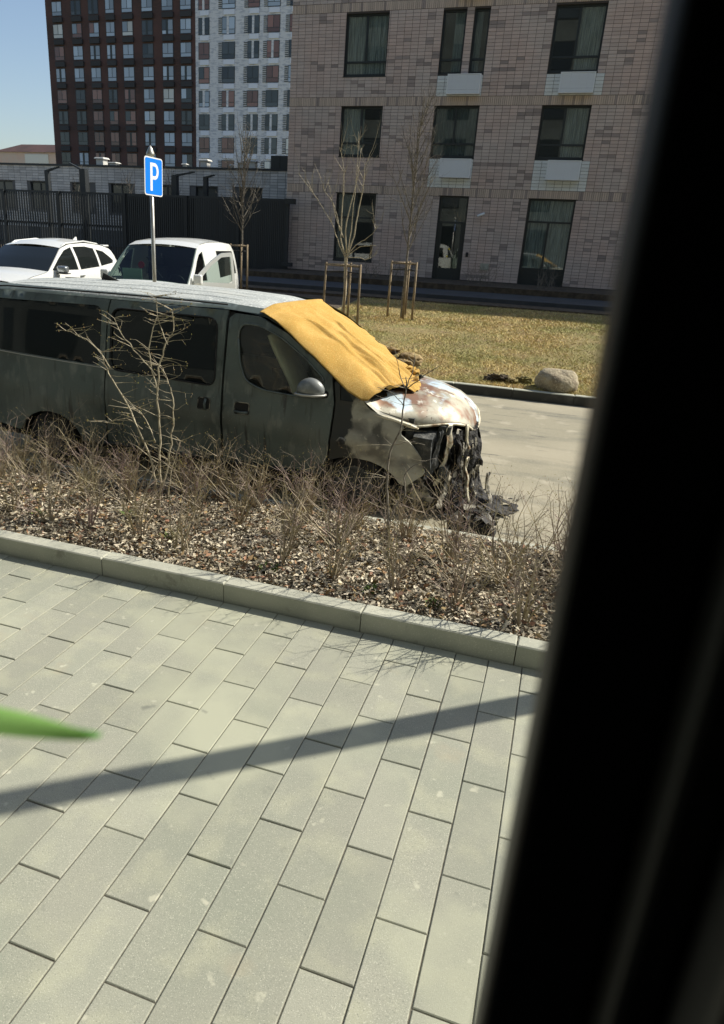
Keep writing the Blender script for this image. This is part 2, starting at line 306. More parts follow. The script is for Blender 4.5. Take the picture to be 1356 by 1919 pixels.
# a few green weeds
for k, (x, y) in enumerate([(-.98, 4.42), (-1.75, 4.42), (-3.9, 4.62), (-3.25, 4.9), (-.55, 4.40), (-2.7, 4.65)]):
    wd = MB()
    for q in range(16):
        a = random.uniform(0, 6.28); r = random.uniform(.01, .05); px, py = x + math.cos(a) * r, y + math.sin(a) * r; z = .1
        dx, dy = math.cos(a), math.sin(a); h = random.uniform(.02, .05)
        wd.add([(px, py, z), (px + dx * .02 - dy * .012, py + dy * .02 + dx * .012, z + h * .7), (px + dx * .045, py + dy * .045, z + h), (px + dx * .02 + dy * .012, py + dy * .02 - dx * .012, z + h * .7)], [(0, 1, 2, 3)])
    tag(wd.build('weed', 'weed'), 'small green weed sprouting in the mulch ' + ['below the thin sapling', 'below the front door of the van', 'at the left end of the bed', 'left of the forked sapling', 'right of the thin sapling', 'right of the forked sapling'][k], 'weed', 'green weeds in the mulch')

# lawn on the far side of the road
LX0, LX1, LY0, LY1 = -6.2, 16, 12.868, 23.0
def lawnz(x, y): return gz(y) + .03 * noise.noise(Vector((x * .7, y * .7, 0))) * min(1, (y - 12.86) * 2) - .003
MB().grid(90, 50, lambda u, v: (LX0 + (LX1 - LX0) * u, LY0 + (LY1 - LY0) * v, lawnz(LX0 + (LX1 - LX0) * u, LY0 + (LY1 - LY0) * v))).build('lawn', 'turf', smooth=True, kind='structure')
def grass(n, seed, x0=-6.1, x1=9, y0=12.9, y1=22.9):
    r = np.random.default_rng(seed)
    X = r.uniform(x0, x1, n); Y = y0 + (y1 - y0) * r.random(n) ** 1.35; Z = .062 + (Y - 12.8) * .0494
    h = r.uniform(.015, .06, n); a = r.uniform(0, 6.28, n); wd = r.uniform(.003, .008, n) * (1 + (Y - 12) * .08)
    ln = r.normal(0, .05, (n, 2))
    c = np.stack([X, Y, Z], 1); t = c + np.stack([ln[:, 0], ln[:, 1], h], 1); s = np.stack([np.cos(a) * wd, np.sin(a) * wd, 0 * wd], 1)
    V = np.stack([c - s, c + s, t], 1).reshape(-1, 3); o = np_mesh('grass', V, np.arange(n * 3).reshape(-1, 3), ['blade']); o['kind'] = 'stuff'; return o
tag(grass(230000, 5), 'short dry yellow grass of the lawn across the road', 'grass')
# ground between lawn and building: shaded path and bed
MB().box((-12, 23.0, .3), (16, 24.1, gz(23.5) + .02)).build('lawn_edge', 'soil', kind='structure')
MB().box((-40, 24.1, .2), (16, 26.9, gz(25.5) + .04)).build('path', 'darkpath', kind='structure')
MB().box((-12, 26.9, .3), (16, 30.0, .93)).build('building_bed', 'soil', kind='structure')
MB().box((-40, 11.5, -.3), (-6.2, 19.0, .24)).build('parking_area', 'asphalt', kind='structure')
bpy.data.objects['parking_area'].data.vertices  # sloped front edge
for v in bpy.data.objects['parking_area'].data.vertices:
    if v.co.y < 12 and v.co.z > 0: v.co.z = ROAD + .004
    if v.co.y > 18 and v.co.z > 0: v.co.z = .30
    

MB().add([(-40, 19, .30), (-6.2, 19, .34), (-6.2, 24.1, .60), (-40, 24.1, .60), (-40, 26.9, .74), (-12, 26.9, .74), (-12, 40, 1.4), (-60, 40, 1.4)], [(0, 1, 2, 3), (4, 5, 6, 7)]).build('verge', 'soil', kind='structure')
# ------------------------------------------------------------------ plants
def rvec(s): return Vector((random.gauss(0, s), random.gauss(0, s), random.gauss(0, s)))
def twig(mb, p, d, L, r, depth, bud=None, side=(5, .5), up=.0, wob=.12, sides=3):
    n = max(3, int(L / .06)); n = min(n, 9); pts = [p.copy()]; rr = [r]; q = p.copy(); dd = d.normalized()
    for k in range(n):
        dd = (dd + rvec(wob) + Vector((0, 0, up))).normalized(); q = q + dd * L / n; pts.append(q.copy()); rr.append(r * (1 - .75 * (k + 1) / n))
        if depth > 0 and k > 0:
            for _ in range(side[0] if depth > 1 else max(1, side[0] - 1)):
                if random.random() < side[1]:
                    ax = rvec(1).cross(dd).normalized(); nd = (dd * random.uniform(.35, 1.0) + ax * random.uniform(.5, 1.1)).normalized()
                    twig(mb, q.copy(), nd, L * random.uniform(.22, .5) * (1 - .45 * k / n), rr[-1] * .65, depth - 1, bud, side, up, wob, sides)
    mb.tube(pts, rr, sides, cap=False)
    if bud is not None:
        for q in pts[2:]:
            if random.random() < bud[1]:
                s = random.uniform(.003, .0065) * bud[2]; o = q + rvec(.003)
                bud[0].add([o + Vector((0, 0, s * 1.8)), o + Vector((s, 0, 0)), o + Vector((-s * .5, s * .8, 0)), o + Vector((-s * .5, -s * .8, 0))], [(0, 1, 2), (0, 2, 3), (0, 3, 1)])
def bush(x, y, h, spread, label, nst=9, ratio=.5, group='bare shrubs in the planting bed'):
    t = thing('shrub', label, 'shrub', (x, y, soilz(x, y) - .01), group)
    mb = MB(); bd = MB()
    for k in range(nst):
        a = random.uniform(0, 6.28); tilt = random.uniform(.08, spread)
        d = Vector((math.cos(a) * tilt, math.sin(a) * tilt, 1)); b = Vector((math.cos(a) * .02, math.sin(a) * .02, 0))
        twig(mb, b, d, h * random.uniform(.7, 1.15), random.uniform(.005, .0085), 2, (bd, .3, .75), (2, ratio + .06), .03, .11)
    mb.build('stems', 'twig', t, kind='stuff'); bd.build('buds', 'bud', t, kind='stuff'); return t
front = [(-3.73, 4.59, .50, 'many-stemmed bare shrub at the left end of the front row'), (-3.36, 4.63, .52, 'reddish bare shrub left of the tall forked sapling'), (-2.91, 4.64, .5, 'bare shrub standing just right of the tall forked sapling foot'),
         (-2.50, 4.53, .52, 'low wide bare shrub close to the kerb below the sliding door'), (-1.72, 4.62, .55, 'upright bare shrub by the kerb below the front door of the van'), (-1.28, 4.57, .58, 'dense bare shrub left of the thin sapling'),
         (-.85, 4.60, .60, 'bare shrub right beside the thin sapling near the kerb'), (-.40, 4.51, .58, 'slender bare shrub with straight stems below the van nose'), (.03, 4.46, .66, 'tall straight-stemmed bare shrub at the right end next to the window frame'),
         (-4.15, 4.65, .5, 'bare shrub half cut off at the left edge'), (.42, 4.7, .6, 'bare shrub partly hidden behind the black window frame')]
for x, y, h, lb in front: bush(x, y - .08, h * 1.3, .55, lb, 10)
mid = [(-2.33, 5.19, .5, 'bare shrub in the middle of the bed below the door seam'), (-.16, 4.95, .62, 'thin bare shrub behind the tall straight-stemmed one'), (-4.3, 5.1, .45, None), (-3.8, 5.15, .5, None), (-3.45, 5.3, .45, None), (-2.8, 5.3, .5, None), (-1.85, 5.1, .5, None), (-1.45, 5.15, .55, None), (-.55, 5.2, .6, None), (.3, 5.1, .6, None), (-4.8, 5.2, .45, None)]
back = [(-4.9 + .43 * k + random.uniform(-.08, .08), random.uniform(5.45, 5.7), random.uniform(.42, .55)) for k in range(14)]
MIDL = ['', '', 'bare shrub between the left end shrub and the rear wheel of the van', 'bare shrub behind the left end shrub of the front row', 'bare shrub behind and left of the tall forked sapling', 'bare shrub behind and right of the tall forked sapling', 'bare shrub in the middle of the bed in front of the front door seam', 'bare shrub in the middle of the bed in front of the driver door', 'bare shrub behind the slender one below the van nose', 'bare shrub behind the tall straight one at the right end', 'bare shrub half way into the bed at the far left edge']
BACKL = ['below the rear wheel arch', 'just right of the rear wheel', 'below the rear end of the sliding door', 'behind the forked sapling on its left', 'directly behind the forked sapling', 'behind the forked sapling on its right', 'below the front end of the sliding door', 'below the door handles', 'below the middle of the front door', 'below the wing mirror', 'below the front wheel', 'behind the thin sapling', 'next to the melted bumper', 'at the right end']
for k, (x, y, h, lb) in enumerate(mid): bush(x, y, h * 1.2, .65, lb or MIDL[k], 13)
for k, (x, y, h) in enumerate(back):
    if -.62 < x < .0: continue
    bush(x, y, h * 1.05, .6, 'back row bare shrub beside the road ' + BACKL[k], 17)

def limb(mb, pts, r0, r1, n=6):
    P = [Vector(p) for p in pts]; Q = []
    for i in range(len(P) - 1):
        a, b, c, d = P[max(i - 1, 0)], P[i], P[i + 1], P[min(i + 2, len(P) - 1)]
        for k in range(4):
            t = k / 4; q = .5 * ((2 * b) + (c - a) * t + (2 * a - 5 * b + 4 * c - d) * t * t + (3 * b - a - 3 * c + d) * t ** 3)
            Q.append(q + rvec(min(.006, (c - b).length * .02)) * (1 if (i or k) else 0))
    pts = Q + [P[-1]]
    mb.tube(pts, [r0 + (r1 - r0) * k / (len(pts) - 1) for k in range(len(pts))], n)
def V3(x, z, y): return Vector((x, y, z))
# forked sapling in front of the sliding door: three stems
t = thing('sapling', 'tall forked bare sapling with spiny twigs in front of the sliding door', 'sapling', (-3.0, 5.0, .08))
def S(l, y=0): return [Vector((x + 3.0, y * k, z - .08)) for k, (x, z) in enumerate(l)]
mb = MB(); tw = MB(); bd = MB()
st = [S([(-3.0, .06), (-3.0, .33), (-3.02, .55), (-3.13, .85), (-3.28, 1.12), (-3.40, 1.32), (-3.43, 1.45)], -.01), S([(-3.0, .08), (-2.98, .40), (-2.98, .75), (-2.99, 1.08), (-2.98, 1.35), (-2.92, 1.55), (-2.86, 1.66), (-2.87, 1.80)], .012), S([(-2.98, .3), (-2.90, .6), (-2.86, .9), (-2.87, 1.12), (-2.93, 1.27), (-2.99, 1.36)], .02),
      S([(-2.98, .08), (-2.93, .3), (-2.90, .55), (-2.86, .75)], .05), S([(-3.12, .85), (-3.25, .93), (-3.40, .88)], -.03), S([(-3.0, .75), (-3.12, .95), (-3.2, 1.0)], .02), S([(-3.40, 1.32), (-3.55, 1.50), (-3.78, 1.58)], -.01), S([(-2.98, 1.30), (-3.12, 1.45), (-3.25, 1.60), (-3.3, 1.72)], -.02), S([(-2.87, 1.55), (-2.95, 1.7), (-2.99, 1.9)], .02), S([(-2.98, 1.2), (-3.05, 1.45), (-3.03, 1.62), (-2.99, 1.75)], .02)]
rad = [.012, .012, .009, .008, .005, .005, .005, .005, .004, .006]
for pl, r in zip(st, rad):
    limb(mb, pl, r, .003, 5)
    for a, b in zip(pl[1:], pl[2:] + [pl[-1]]):
        for _ in range(5):
            p = a.lerp(b, random.random()); sgn = random.choice((-1, 1))
            twig(tw, p, Vector((sgn, random.uniform(-.5, .5), random.uniform(.05, .55))), random.uniform(.07, .26), .003, 1, (bd, .5, 1.1), (2, .35), -.03, .12)
mb.build('trunk', 'bark_pale', t, True); tw.build('twigs', 'bark_pale', t, kind='stuff'); bd.build('buds', 'bud', t, kind='stuff')
# thin sapling in front of the hood
t = thing('sapling', 'thin bare sapling rising in front of the van hood', 'sapling', (-1.0, 5.0, .08)); mb = MB(); tw = MB(); bd = MB()
def S(l, y=0): return [Vector((x + 1.0, y * k, z - .08)) for k, (x, z) in enumerate(l)]
A = S([(-1.0, .06), (-1.02, .3), (-1.04, .5), (-1.07, .75), (-1.05, 1.0), (-1.0, 1.12), (-1.0, 1.3), (-.99, 1.42), (-1.0, 1.5)], .0); limb(mb, A, .012, .0035, 5)
for pl, r in ((S([(-1.0, .1), (-1.03, .35), (-.99, .52), (-.93, .65), (-.95, .78), (-.86, .88), (-.74, .93)], .01), .009), (S([(-1.0, 1.42), (-1.06, 1.55), (-1.10, 1.68)], .01), .004), (S([(-.99, 1.42), (-.96, 1.55), (-.96, 1.66)], .02), .004), (S([(-.99, 1.42), (-.88, 1.52), (-.78, 1.6)], -.01), .004), (S([(-1.0, 1.30), (-1.1, 1.38), (-1.2, 1.4)], .01), .003), (S([(-1.05, 1.0), (-.93, 1.04), (-.82, 1.03)], .01), .003)):
    limb(mb, pl, r, .002, 4)
    for a, b in zip(pl, pl[1:]):
        twig(tw, a.lerp(b, .5), Vector((random.choice((-1, 1)), random.uniform(-.5, .5), random.uniform(-.1, .6))), random.uniform(.05, .14), .0018, 1, (bd, .4, .8), (1, .4), 0, .1)
for k in range(16):
    p = A[random.randint(2, 7)]; twig(tw, p, Vector((random.choice((-1, 1)), random.uniform(-.5, .5), random.uniform(-.1, .6))), random.uniform(.1, .28), .002, 1, (bd, .3, .8), (2, .35), -.01, .12)
mb.build('trunk', 'bark_grey', t, True); tw.build('twigs', 'bark_pale', t, kind='stuff')

# young trees tied to three-post stakes
def staked(name, label, x, y, z0, w_, h, crown, r, label_st, front=.6):
    s = thing('tree_stake', label_st, 'tree stake', (x, y, z0 - .05), 'stake frames round young trees')
    me = None
    for k, (a, b) in enumerate(((-w_ / 2, -.1), (w_ / 2, -.35), (.0, .45), (.1, -.25))):
        p = MB(); p.tube([(a, b, 0), (a * .97 + random.uniform(-.01, .01), b, h)], [.032, .028], 8); p.build('stake', 'stake', s, True)
    P = [(-w_ / 2, -.1), (w_ / 2, -.35), (.0, .45)]
    for k in range(3):
        a, b = P[k], P[(k + 1) % 3]
        MB().tube([(a[0], a[1], h - .05), (b[0], b[1], h - .05)], .024, 6).build('rail', 'stake', s, True)
        MB().tube([(a[0] * .96, a[1] * .96, h - .22), (a[0] * .3, a[1] * .3, h - .20), (0, 0, h - .2)], .016, 5).build('strap', 'rubber', s)
    tr = thing('young_tree', label, 'tree', (x, y, z0 - .05), 'bare young trees on the lawn')
    crown(tr)
def crown_c(tr):
    mb = MB(); tw = MB()
    limb(mb, [(0, 0, 0), (.01, .02, .8), (0, 0, 1.5), (0, 0, 1.62)], .04, .045, 8)
    L = [[(0, 0, 1.55), (-.25, .0, 2.0), (-.38, 0, 2.3), (-.75, 0, 2.8), (-1.05, 0, 3.15), (-1.35, 0, 3.45)], [(0, 0, 1.6), (-.15, 0, 2.0), (-.18, .0, 2.7), (-.17, 0, 3.3), (-.22, 0, 3.7), (-.32, 0, 4.0)], [(0, 0, 1.6), (.15, .05, 2.1), (.2, .1, 2.7), (.28, .1, 3.2), (.30, .1, 3.6), (.42, .1, 3.95)],
         [(0, 0, 1.6), (.05, .1, 2.2), (.08, .1, 3.0), (.10, .1, 3.9), (.08, .1, 4.35)], [(0, 0, 1.7), (-.02, -.1, 2.4), (.16, -.1, 3.2), (.24, -.1, 4.0)], [(0, 0, 1.65), (.3, .0, 1.95), (.55, 0, 2.1), (.75, 0, 2.35)], [(0, 0, 1.6), (.35, -.1, 1.62), (.55, -.1, 1.58), (.8, -.1, 1.75)], [(-.2, 0, 2.2), (-.4, .1, 2.75), (-.65, .1, 3.05), (-.75, .1, 3.2)],
         [(-.1, 0, 2.05), (-.35, .1, 2.5), (-.48, .1, 2.9), (-.6, .1, 3.3)], [(0, 0, 1.6), (.3, .1, 1.85), (.7, .1, 1.9)]]
    for q, pl in enumerate(L):
        pl = [Vector(p) for p in pl]; limb(mb, pl, .021 if q in (1, 2, 4) else .013, .004, 6)
        for a, b in zip(pl[2:], pl[3:]):
            for _ in range(3): twig(tw, a.lerp(b, random.random()), Vector((random.uniform(-.7, .7), random.uniform(-.5, .5), 1)), random.uniform(.3, .8), .006, 1, None, (1, .4), .05, .08)
    mb.build('trunk', 'bark_pale', tr, True); tw.build('crown', 'bark_pale', tr)
def crown_f(H, wd, mat, n=26, trunk=1.5, base=2.0):
    def f(tr):
        mb = MB(); tw = MB(); limb(mb, [(0, 0, 0), (.01, 0, trunk), (.02, 0, H * .55), (.05, 0, H * .8), (.08, 0, H)], .035, .006, 7)
        for k in range(n):
            z = base + (H - base) * (k / n) ** 1.1 * .85; a = random.uniform(0, 6.28); s = wd * (1 - .6 * (z - base) / (H - base))
            L = s * random.uniform(1.3, 2.1)
            twig(tw, Vector((.02, 0, z)), Vector((math.cos(a) * .62, math.sin(a) * .62, 1)), L, .014, 2, None, (2, .42), .10, .06)
        mb.build('trunk', mat, tr, True); tw.build('crown', mat, tr)
    return f
staked('c', 'pruned young tree with long pale shoots behind the yellow towel', -5.35, 18.0, gz(18), .98, 1.47, crown_c, 0, 'stake frame of the pruned tree nearest the yellow towel')
staked('r', 'slim young tree with fine upright twigs against the beige facade', -4.2, 19.6, gz(19.6), .72, 1.47, crown_f(5.3, .95, 'bark_grey', 34, 1.5, 1.7), 0, 'stake frame of the slim tree right of the pruned one')
staked('l', 'bare young tree in front of the black fence behind the white van', -9.85, 21.8, .62, .7, 1.4, crown_f(4.7, .9, 'bark_grey', 34, 1.5, 1.7), 0, 'dark stake frame beside the black fence')
for x, y, h, lb in ((-23.6, 33, 3.9, 'bare thin tree behind the slatted fence, nearest the left edge'), (-21.2, 33.5, 3.7, 'bare thin tree behind the fence next to the wide lamp post'), (-18.9, 33.5, 3.9, 'bare thin tree behind the fence left of the parking sign')):
    tr = thing('young_tree', lb, 'tree', (x, y, 1.0), 'bare trees behind the fence'); crown_f(h, .8, 'bark_grey', 18, 1.2, 1.4)(tr)
for k, (x, y, lb) in enumerate([(-3.3, 28.6, 'dark bare bush by the wall between the door and the glazed entrance'), (-1.0, 28.0, 'dark bare bush below the glazed entrance'), (-6.3, 28.4, 'reddish bare bush by the wall left of the door'), (-7.4, 27.9, 'low bare bush below the tall ground floor window')]):
    t = thing('wall_bush', lb, 'bush', (x, y, .9), 'bare bushes along the beige wall'); mb = MB()
    for q in range(26): twig(mb, Vector((random.uniform(-.45, .45), random.uniform(-.2, .2), 0)), Vector((random.uniform(-.6, .6), random.uniform(-.5, .5), 1)), random.uniform(.5, .9), .008, 2, None, (2, .4), .0, .1)
    mb.build('stems', 'bark_grey', t)

# boulder and dug turf
def blob(name, c, r, mat, seed, amp=.12, fr=1.6, n=3, parent=None):
    bm = bmesh.new(); bmesh.ops.create_icosphere(bm, subdivisions=n, radius=1)
    for v in bm.verts:
        d = 1 + amp * 2 * noise.noise(v.co * fr + Vector((seed, seed * 2, 0))) + amp * .5 * noise.noise(v.co * fr * 4 + Vector((seed, 0, 3)))
        v.co = Vector((v.co.x * r[0] * d, v.co.y * r[1] * d, v.co.z * r[2] * d)) + Vector((0, 0, 0))
    me = bpy.data.meshes.new(name); bm.to_mesh(me); bm.free(); me.materials.append(M[mat]); me.polygons.foreach_set('use_smooth', [True] * len(me.polygons))
    return link(name, me, parent, c)
tag(blob('boulder', (-.02, 13.18, .19), (.37, .33, .25), 'stone', 2.3, .10, 1.2, 4), 'large rounded tan boulder on the lawn edge beside the road kerb', 'boulder')
t = thing('turf_mound', 'dug up clumps of dry turf beside the boulder', 'turf clumps', (-.85, 13.4, .08))
for k in range(9):
    blob('clod', (random.uniform(-.34, .34), random.uniform(-.14, .14), random.uniform(.02, .09)), (random.uniform(.07, .14), random.uniform(.06, .1), random.uniform(.04, .07)), 'soil' if k % 3 == 0 else 'turf', k * 1.7, .45, 3.2, 4, t)

# ------------------------------------------------------------------ beige building (facade plane y = 30)
FY = 30.0
TAN = thing('apartment_building', 'beige tiled apartment building with dark framed windows and a glazed entrance', 'building', (0, 0, 0))
FX0, FX1, FT = -11.6, 12.0, 13.4
colA = [-9.47 + 0.0, -5.89, -2.06, 1.72, 5.3, 9.1]
holes = []      # x0,x1,z0,z1
def addh(x0, x1, z0, z1): holes.append((x0, x1, z0, z1))
wins = []
for c, x in enumerate(colA):
    for r in range(4):
        zt = 3.94 + 3.0 * r if r else 3.94
        if r == 0:
            if c == 0: wins.append(('tall', x, x + 1.63, 1.42, 3.94))
            elif c == 1: wins.append(('door', -5.36, -4.26, .86, 3.94))
            elif c == 2: wins.append(('shop', -2.06, -.43, .88, 3.94))
            else: wins.append(('shop' if c % 2 else 'tall', x, x + 1.63, 1.42 if c % 2 == 0 else .88, 3.94))
        else:
            zt = 6.94 + 3.0 * (r - 1); zb = zt - 1.70
            if r >= 2: zb = zt - 1.99
            if c == 0: zb = 5.23 + 2.71 * (r - 1) if r <= 2 else zb; 
            if c % 2 == 1 and r % 2 == 0: wins.append(('split', x, x + .83, zb, zt)); wins.append(('split', x + 1.10, x + 1.64, zb, zt))
            elif c == 1 and r == 1: wins.append(('dark', x, x + 1.63, zb, zt))
            else: wins.append(('plain', x, x + 1.63, zb, zt))
for wn in wins: addh(*wn[1:])
def inhole(x0, x1, z0, z1):
    for a, b, c, d in holes:
        if x1 > a and x0 < b and z1 > c and z0 < d: return True
    return False
# backing wall as boxes between holes (scan columns)
xs = sorted(set([FX0, FX1] + [h[0] for h in holes] + [h[1] for h in holes])); zs = sorted(set([.6, FT] + [h[2] for h in holes] + [h[3] for h in holes]))
bw = MB()
for a, b in zip(xs, xs[1:]):
    run = None
    for c, d in zip(zs, zs[1:]):
        if not inhole(a + .001, b - .001, c + .001, d - .001): run = (run[0], d) if run else (c, d)
        elif run: bw.box((a, FY, run[0]), (b, FY + .3, run[1])); run = None
    if run: bw.box((a, FY, run[0]), (b, FY + .3, run[1]))
bw.build('wall', 'grout', TAN)
body = MB(); body.box((FX0, FY + 1.6, .6), (FX1, FY + 14, FT)); body.box((FX0, FY + .3, .6), (FX0 + .25, FY + 1.6, FT)); body.box((FX0, FY - .04, FT), (FX1, FY + 14, FT + .25)); body.build('core', 'grout', TAN)
# tiles
TW, TH = .272, .1075
tiles = []
def bandtest(z): return (6.95 <= z < 7.25) or (3.91 <= z < 4.215) or (9.99 <= z < 10.28) or (12.99 <= z < 13.25)
whites = [(x, x + 1.64, zt, zt2) for x in colA[1:] for zt, zt2 in ((4.27, 5.23), (7.24, 7.94), (10.27, 10.93))]
def fitz(z0, z1):
    n = max(1, round((z1 - z0) / TH)); return [z0 + (z1 - z0) * k / n for k in range(n + 1)]
sections = [(.95, 3.91), (4.215, 6.95), (7.25, 9.99), (10.28, 12.99)]
tf = []; xsn = int((FX1 - FX0) / TW)
darkset = {}
for z0, z1 in sections:
    zz = fitz(z0, z1)
    for k, (a, b) in enumerate(zip(zz, zz[1:])):
        i = 0
        while i < xsn:
            x = FX0 + i * TW; dk = 0
            wh = any(x + TW > q[0] + .02 and x < q[1] - .02 and a > q[2] - .06 and b < q[3] + .06 for q in whites)
            h = noise.noise(Vector((i * 3.17, (a * 11), 5)))
            if random.random() < .06: dk = 1
            if dk == 0 and (i, k - 1, z0) in darkset and random.random() < .15: dk = 1
            if dk: darkset[(i, k, z0)] = 1
            if dk == 0 and (i - 1, k, z0) in darkset and random.random() < .2: dk = 1; darkset[(i, k, z0)] = 1
            xa, xb = x + .004, x + TW - .004
            for hh in holes:                         # clip tiles against the openings
                if b - .004 > hh[2] and a + .004 < hh[3]:
                    if xa < hh[0] < xb: xb = hh[0] if xb - hh[0] < xb - xa else xb
                    if xa < hh[1] < xb and xa >= hh[0] - .3: xa = hh[1]
                    if xa >= hh[0] - .001 and xb <= hh[1] + .001: xa = xb
            if xb - xa > .02: tf.append((xa, xb, a + .0035, b - .0035, 2 if wh else dk))
            i += 1
tf2 = []
for z0, z1 in ((6.95, 7.25), (3.91, 4.215), (9.99, 10.28), (12.99, 13.25)):
    x = FX0
    while x < FX1 - .07:
        tf2.append((x + .003, x + .072 - .003, z0 + .008, z1 - .008, 3 if random.random() > .1 else 1)); x += .072
def clipv(t):
    out = []
    xa, xb, a, b, m = t
    for hh in holes:
        if xb > hh[0] + .001 and xa < hh[1] - .001 and b > hh[2] and a < hh[3]:
            if a < hh[2] < b and hh[2] - a > .02: b = hh[2] - .002
            elif a < hh[3] < b and b - hh[3] > .02: a = hh[3] + .002
            else: return None
    return (xa, xb, a, b, m)
tf = [c for c in map(clipv, tf) if c]
tf.sort(key=lambda t: (abs(t[0] + 3.4) * 1.0 + abs(t[2] - 2.6) * 1.2) if t[4] != 2 else 99)
def tilebox(mb, t, off=0.0):
    xa, xb, a, b, m = t; y = FY - .014 - random.uniform(0, .003); c = .0025
    mb.add([(xa, FY, a), (xb, FY, a), (xb, FY, b), (xa, FY, b), (xa + c, y, a + c), (xb - c, y, a + c), (xb - c, y, b - c), (xa + c, y, b - c)], [(4, 5, 6, 7), (0, 1, 5, 4), (1, 2, 6, 5), (2, 3, 7, 6), (3, 0, 4, 7)], m)
cache = {}
for t in tf[:300]:
    key = (round(t[1] - t[0], 3), round(t[3] - t[2], 3), t[4])
    if key not in cache:
        mb = MB(); tilebox(mb, (0, t[1] - t[0], 0, t[3] - t[2], 0)); o = mb.build('tile', 'tile_dark' if t[4] else 'tile_obj', TAN, loc=(t[0], 0, t[2])); cache[key] = o.data
    else: link('tile', cache[key], TAN, (t[0], random.uniform(-.002, .001), t[2]))
tm = MB()
for t in tf[300:]: tilebox(tm, t)
tm.build('tile_field', ['tile', 'tile_dark', 'tile_white', 'tile_tan'], TAN, kind='stuff')
tm = MB()
for t in tf2:
    t = clipv(t)
    if t: tilebox(tm, t)
tm.build('soldier_course', ['tile', 'tile_dark', 'tile_white', 'tile_tan'], TAN, kind='stuff')
def frame_bars(mb, x0, x1, z0, z1, vs, hs, y=FY + .10, t=.065, d=.07):
    mb.box((x0, y, z0), (x0 + t, y + d, z1)); mb.box((x1 - t, y, z0), (x1, y + d, z1)); mb.box((x0 + t, y, z1 - t), (x1 - t, y + d, z1)); mb.box((x0 + t, y, z0), (x1 - t, y + d, z0 + t * 1.3))
    for v in vs: mb.box((v[0] - t * .55, y - .004, v[1]), (v[0] + t * .55, y + d - .004, v[2]))
    for h in hs: mb.box((h[1], y - .002, h[0] - t * .5), (h[2], y + d - .002, h[0] + t * .5))
for kind, x0, x1, z0, z1 in wins:
    mb = MB(); w0 = x0 + .065; w1 = x1 - .065; H = z1 - z0; xm = (x0 + x1) / 2; tr = z0 + .47
    if kind in ('plain', 'dark'): frame_bars(mb, x0, x1, z0, z1, [(xm - .02, tr, z1)], [(tr, w0, w1)])
    elif kind == 'split': frame_bars(mb, x0, x1, z0, z1, [], [(tr, w0, w1)])
    elif kind == 'tall': frame_bars(mb, x0, x1, z0, z1, [(xm, z0, z1)], [(z1 - .9, w0, w1)])
    elif kind == 'shop': frame_bars(mb, x0, x1, z0, z1, [(xm - .02, z0 + .55, 3.15)], [(3.15, w0, w1), (1.50, w0, w1)]); mb.box((w0, FY + .11, z0 + .08), (w1, FY + .14, 1.48)); [mb.box((w0, FY + .102, z0 + .12 + k * .095), (w1, FY + .112, z0 + .17 + k * .095)) for k in range(5)]
    else: frame_bars(mb, x0, x1, z0, z1, [], [(2.15 + .86, w0, w1)]); mb.box((w0, FY + .12, z0), (w1, FY + .15, 1.35)); mb.box((w0, FY + .115, z0), (w0 + .12, FY + .155, 3.0)); mb.box((w1 - .12, FY + .115, z0), (w1, FY + .155, 3.0))
    nm = 'door' if kind == 'door' else 'window'
    f = mb.build(nm, 'winframe', TAN)
    MB().box((w0, FY + .135, z0 + .05), (w1, FY + .142, z1 - .05)).build('pane', 'glass', f)
    cm = 'blind' if kind in ('dark', 'door', 'tall') else 'curtain'
    n = 14
    if kind != 'door':
        # hanging curtain with folds
        wdt = (w1 - w0); u0, u1 = (0, 1) if kind in ('dark', 'shop') else random.choice([(0, .55), (.5, 1), (0, 1)])
        MB().grid(36, 2, lambda u, v: (w0 + wdt * (u0 + (u1 - u0) * u), FY + .20 + .02 * math.sin(u * 60), z0 + .05 + (H - .1) * v)).build('curtain', cm, f, True)
    rb = MB(); rb.box((x0 - .05, FY + .9, z0 - .05), (x1 + .05, FY + .92, z1 + .05)); rb.box((x0, FY + .3, z0 - .05), (x1, FY + .9, z0 - .02)); rb.box((x0 - .02, FY + .3, z0), (x0, FY + .9, z1)); rb.box((x1, FY + .3, z0), (x1 + .02, FY + .9, z1)); rb.build('room_back', 'room', f)
    if kind == 'door':
        for zz_, xx_ in ((1.78, -4.86), (2.05, -4.80)): MB().tube([(xx_, FY + .11, zz_), (xx_, FY + .10, zz_)], .035, 12).build('sticker', mk('yellow_sticker', (.7, .55, .05), .5), f)
    if kind in ('plain', 'dark', 'tall'):
        MB().box((x0 - .02, FY - .03, z0 - .035), (x1 + .02, FY + .10, z0 - .004)).build('sill', 'winframe', f)
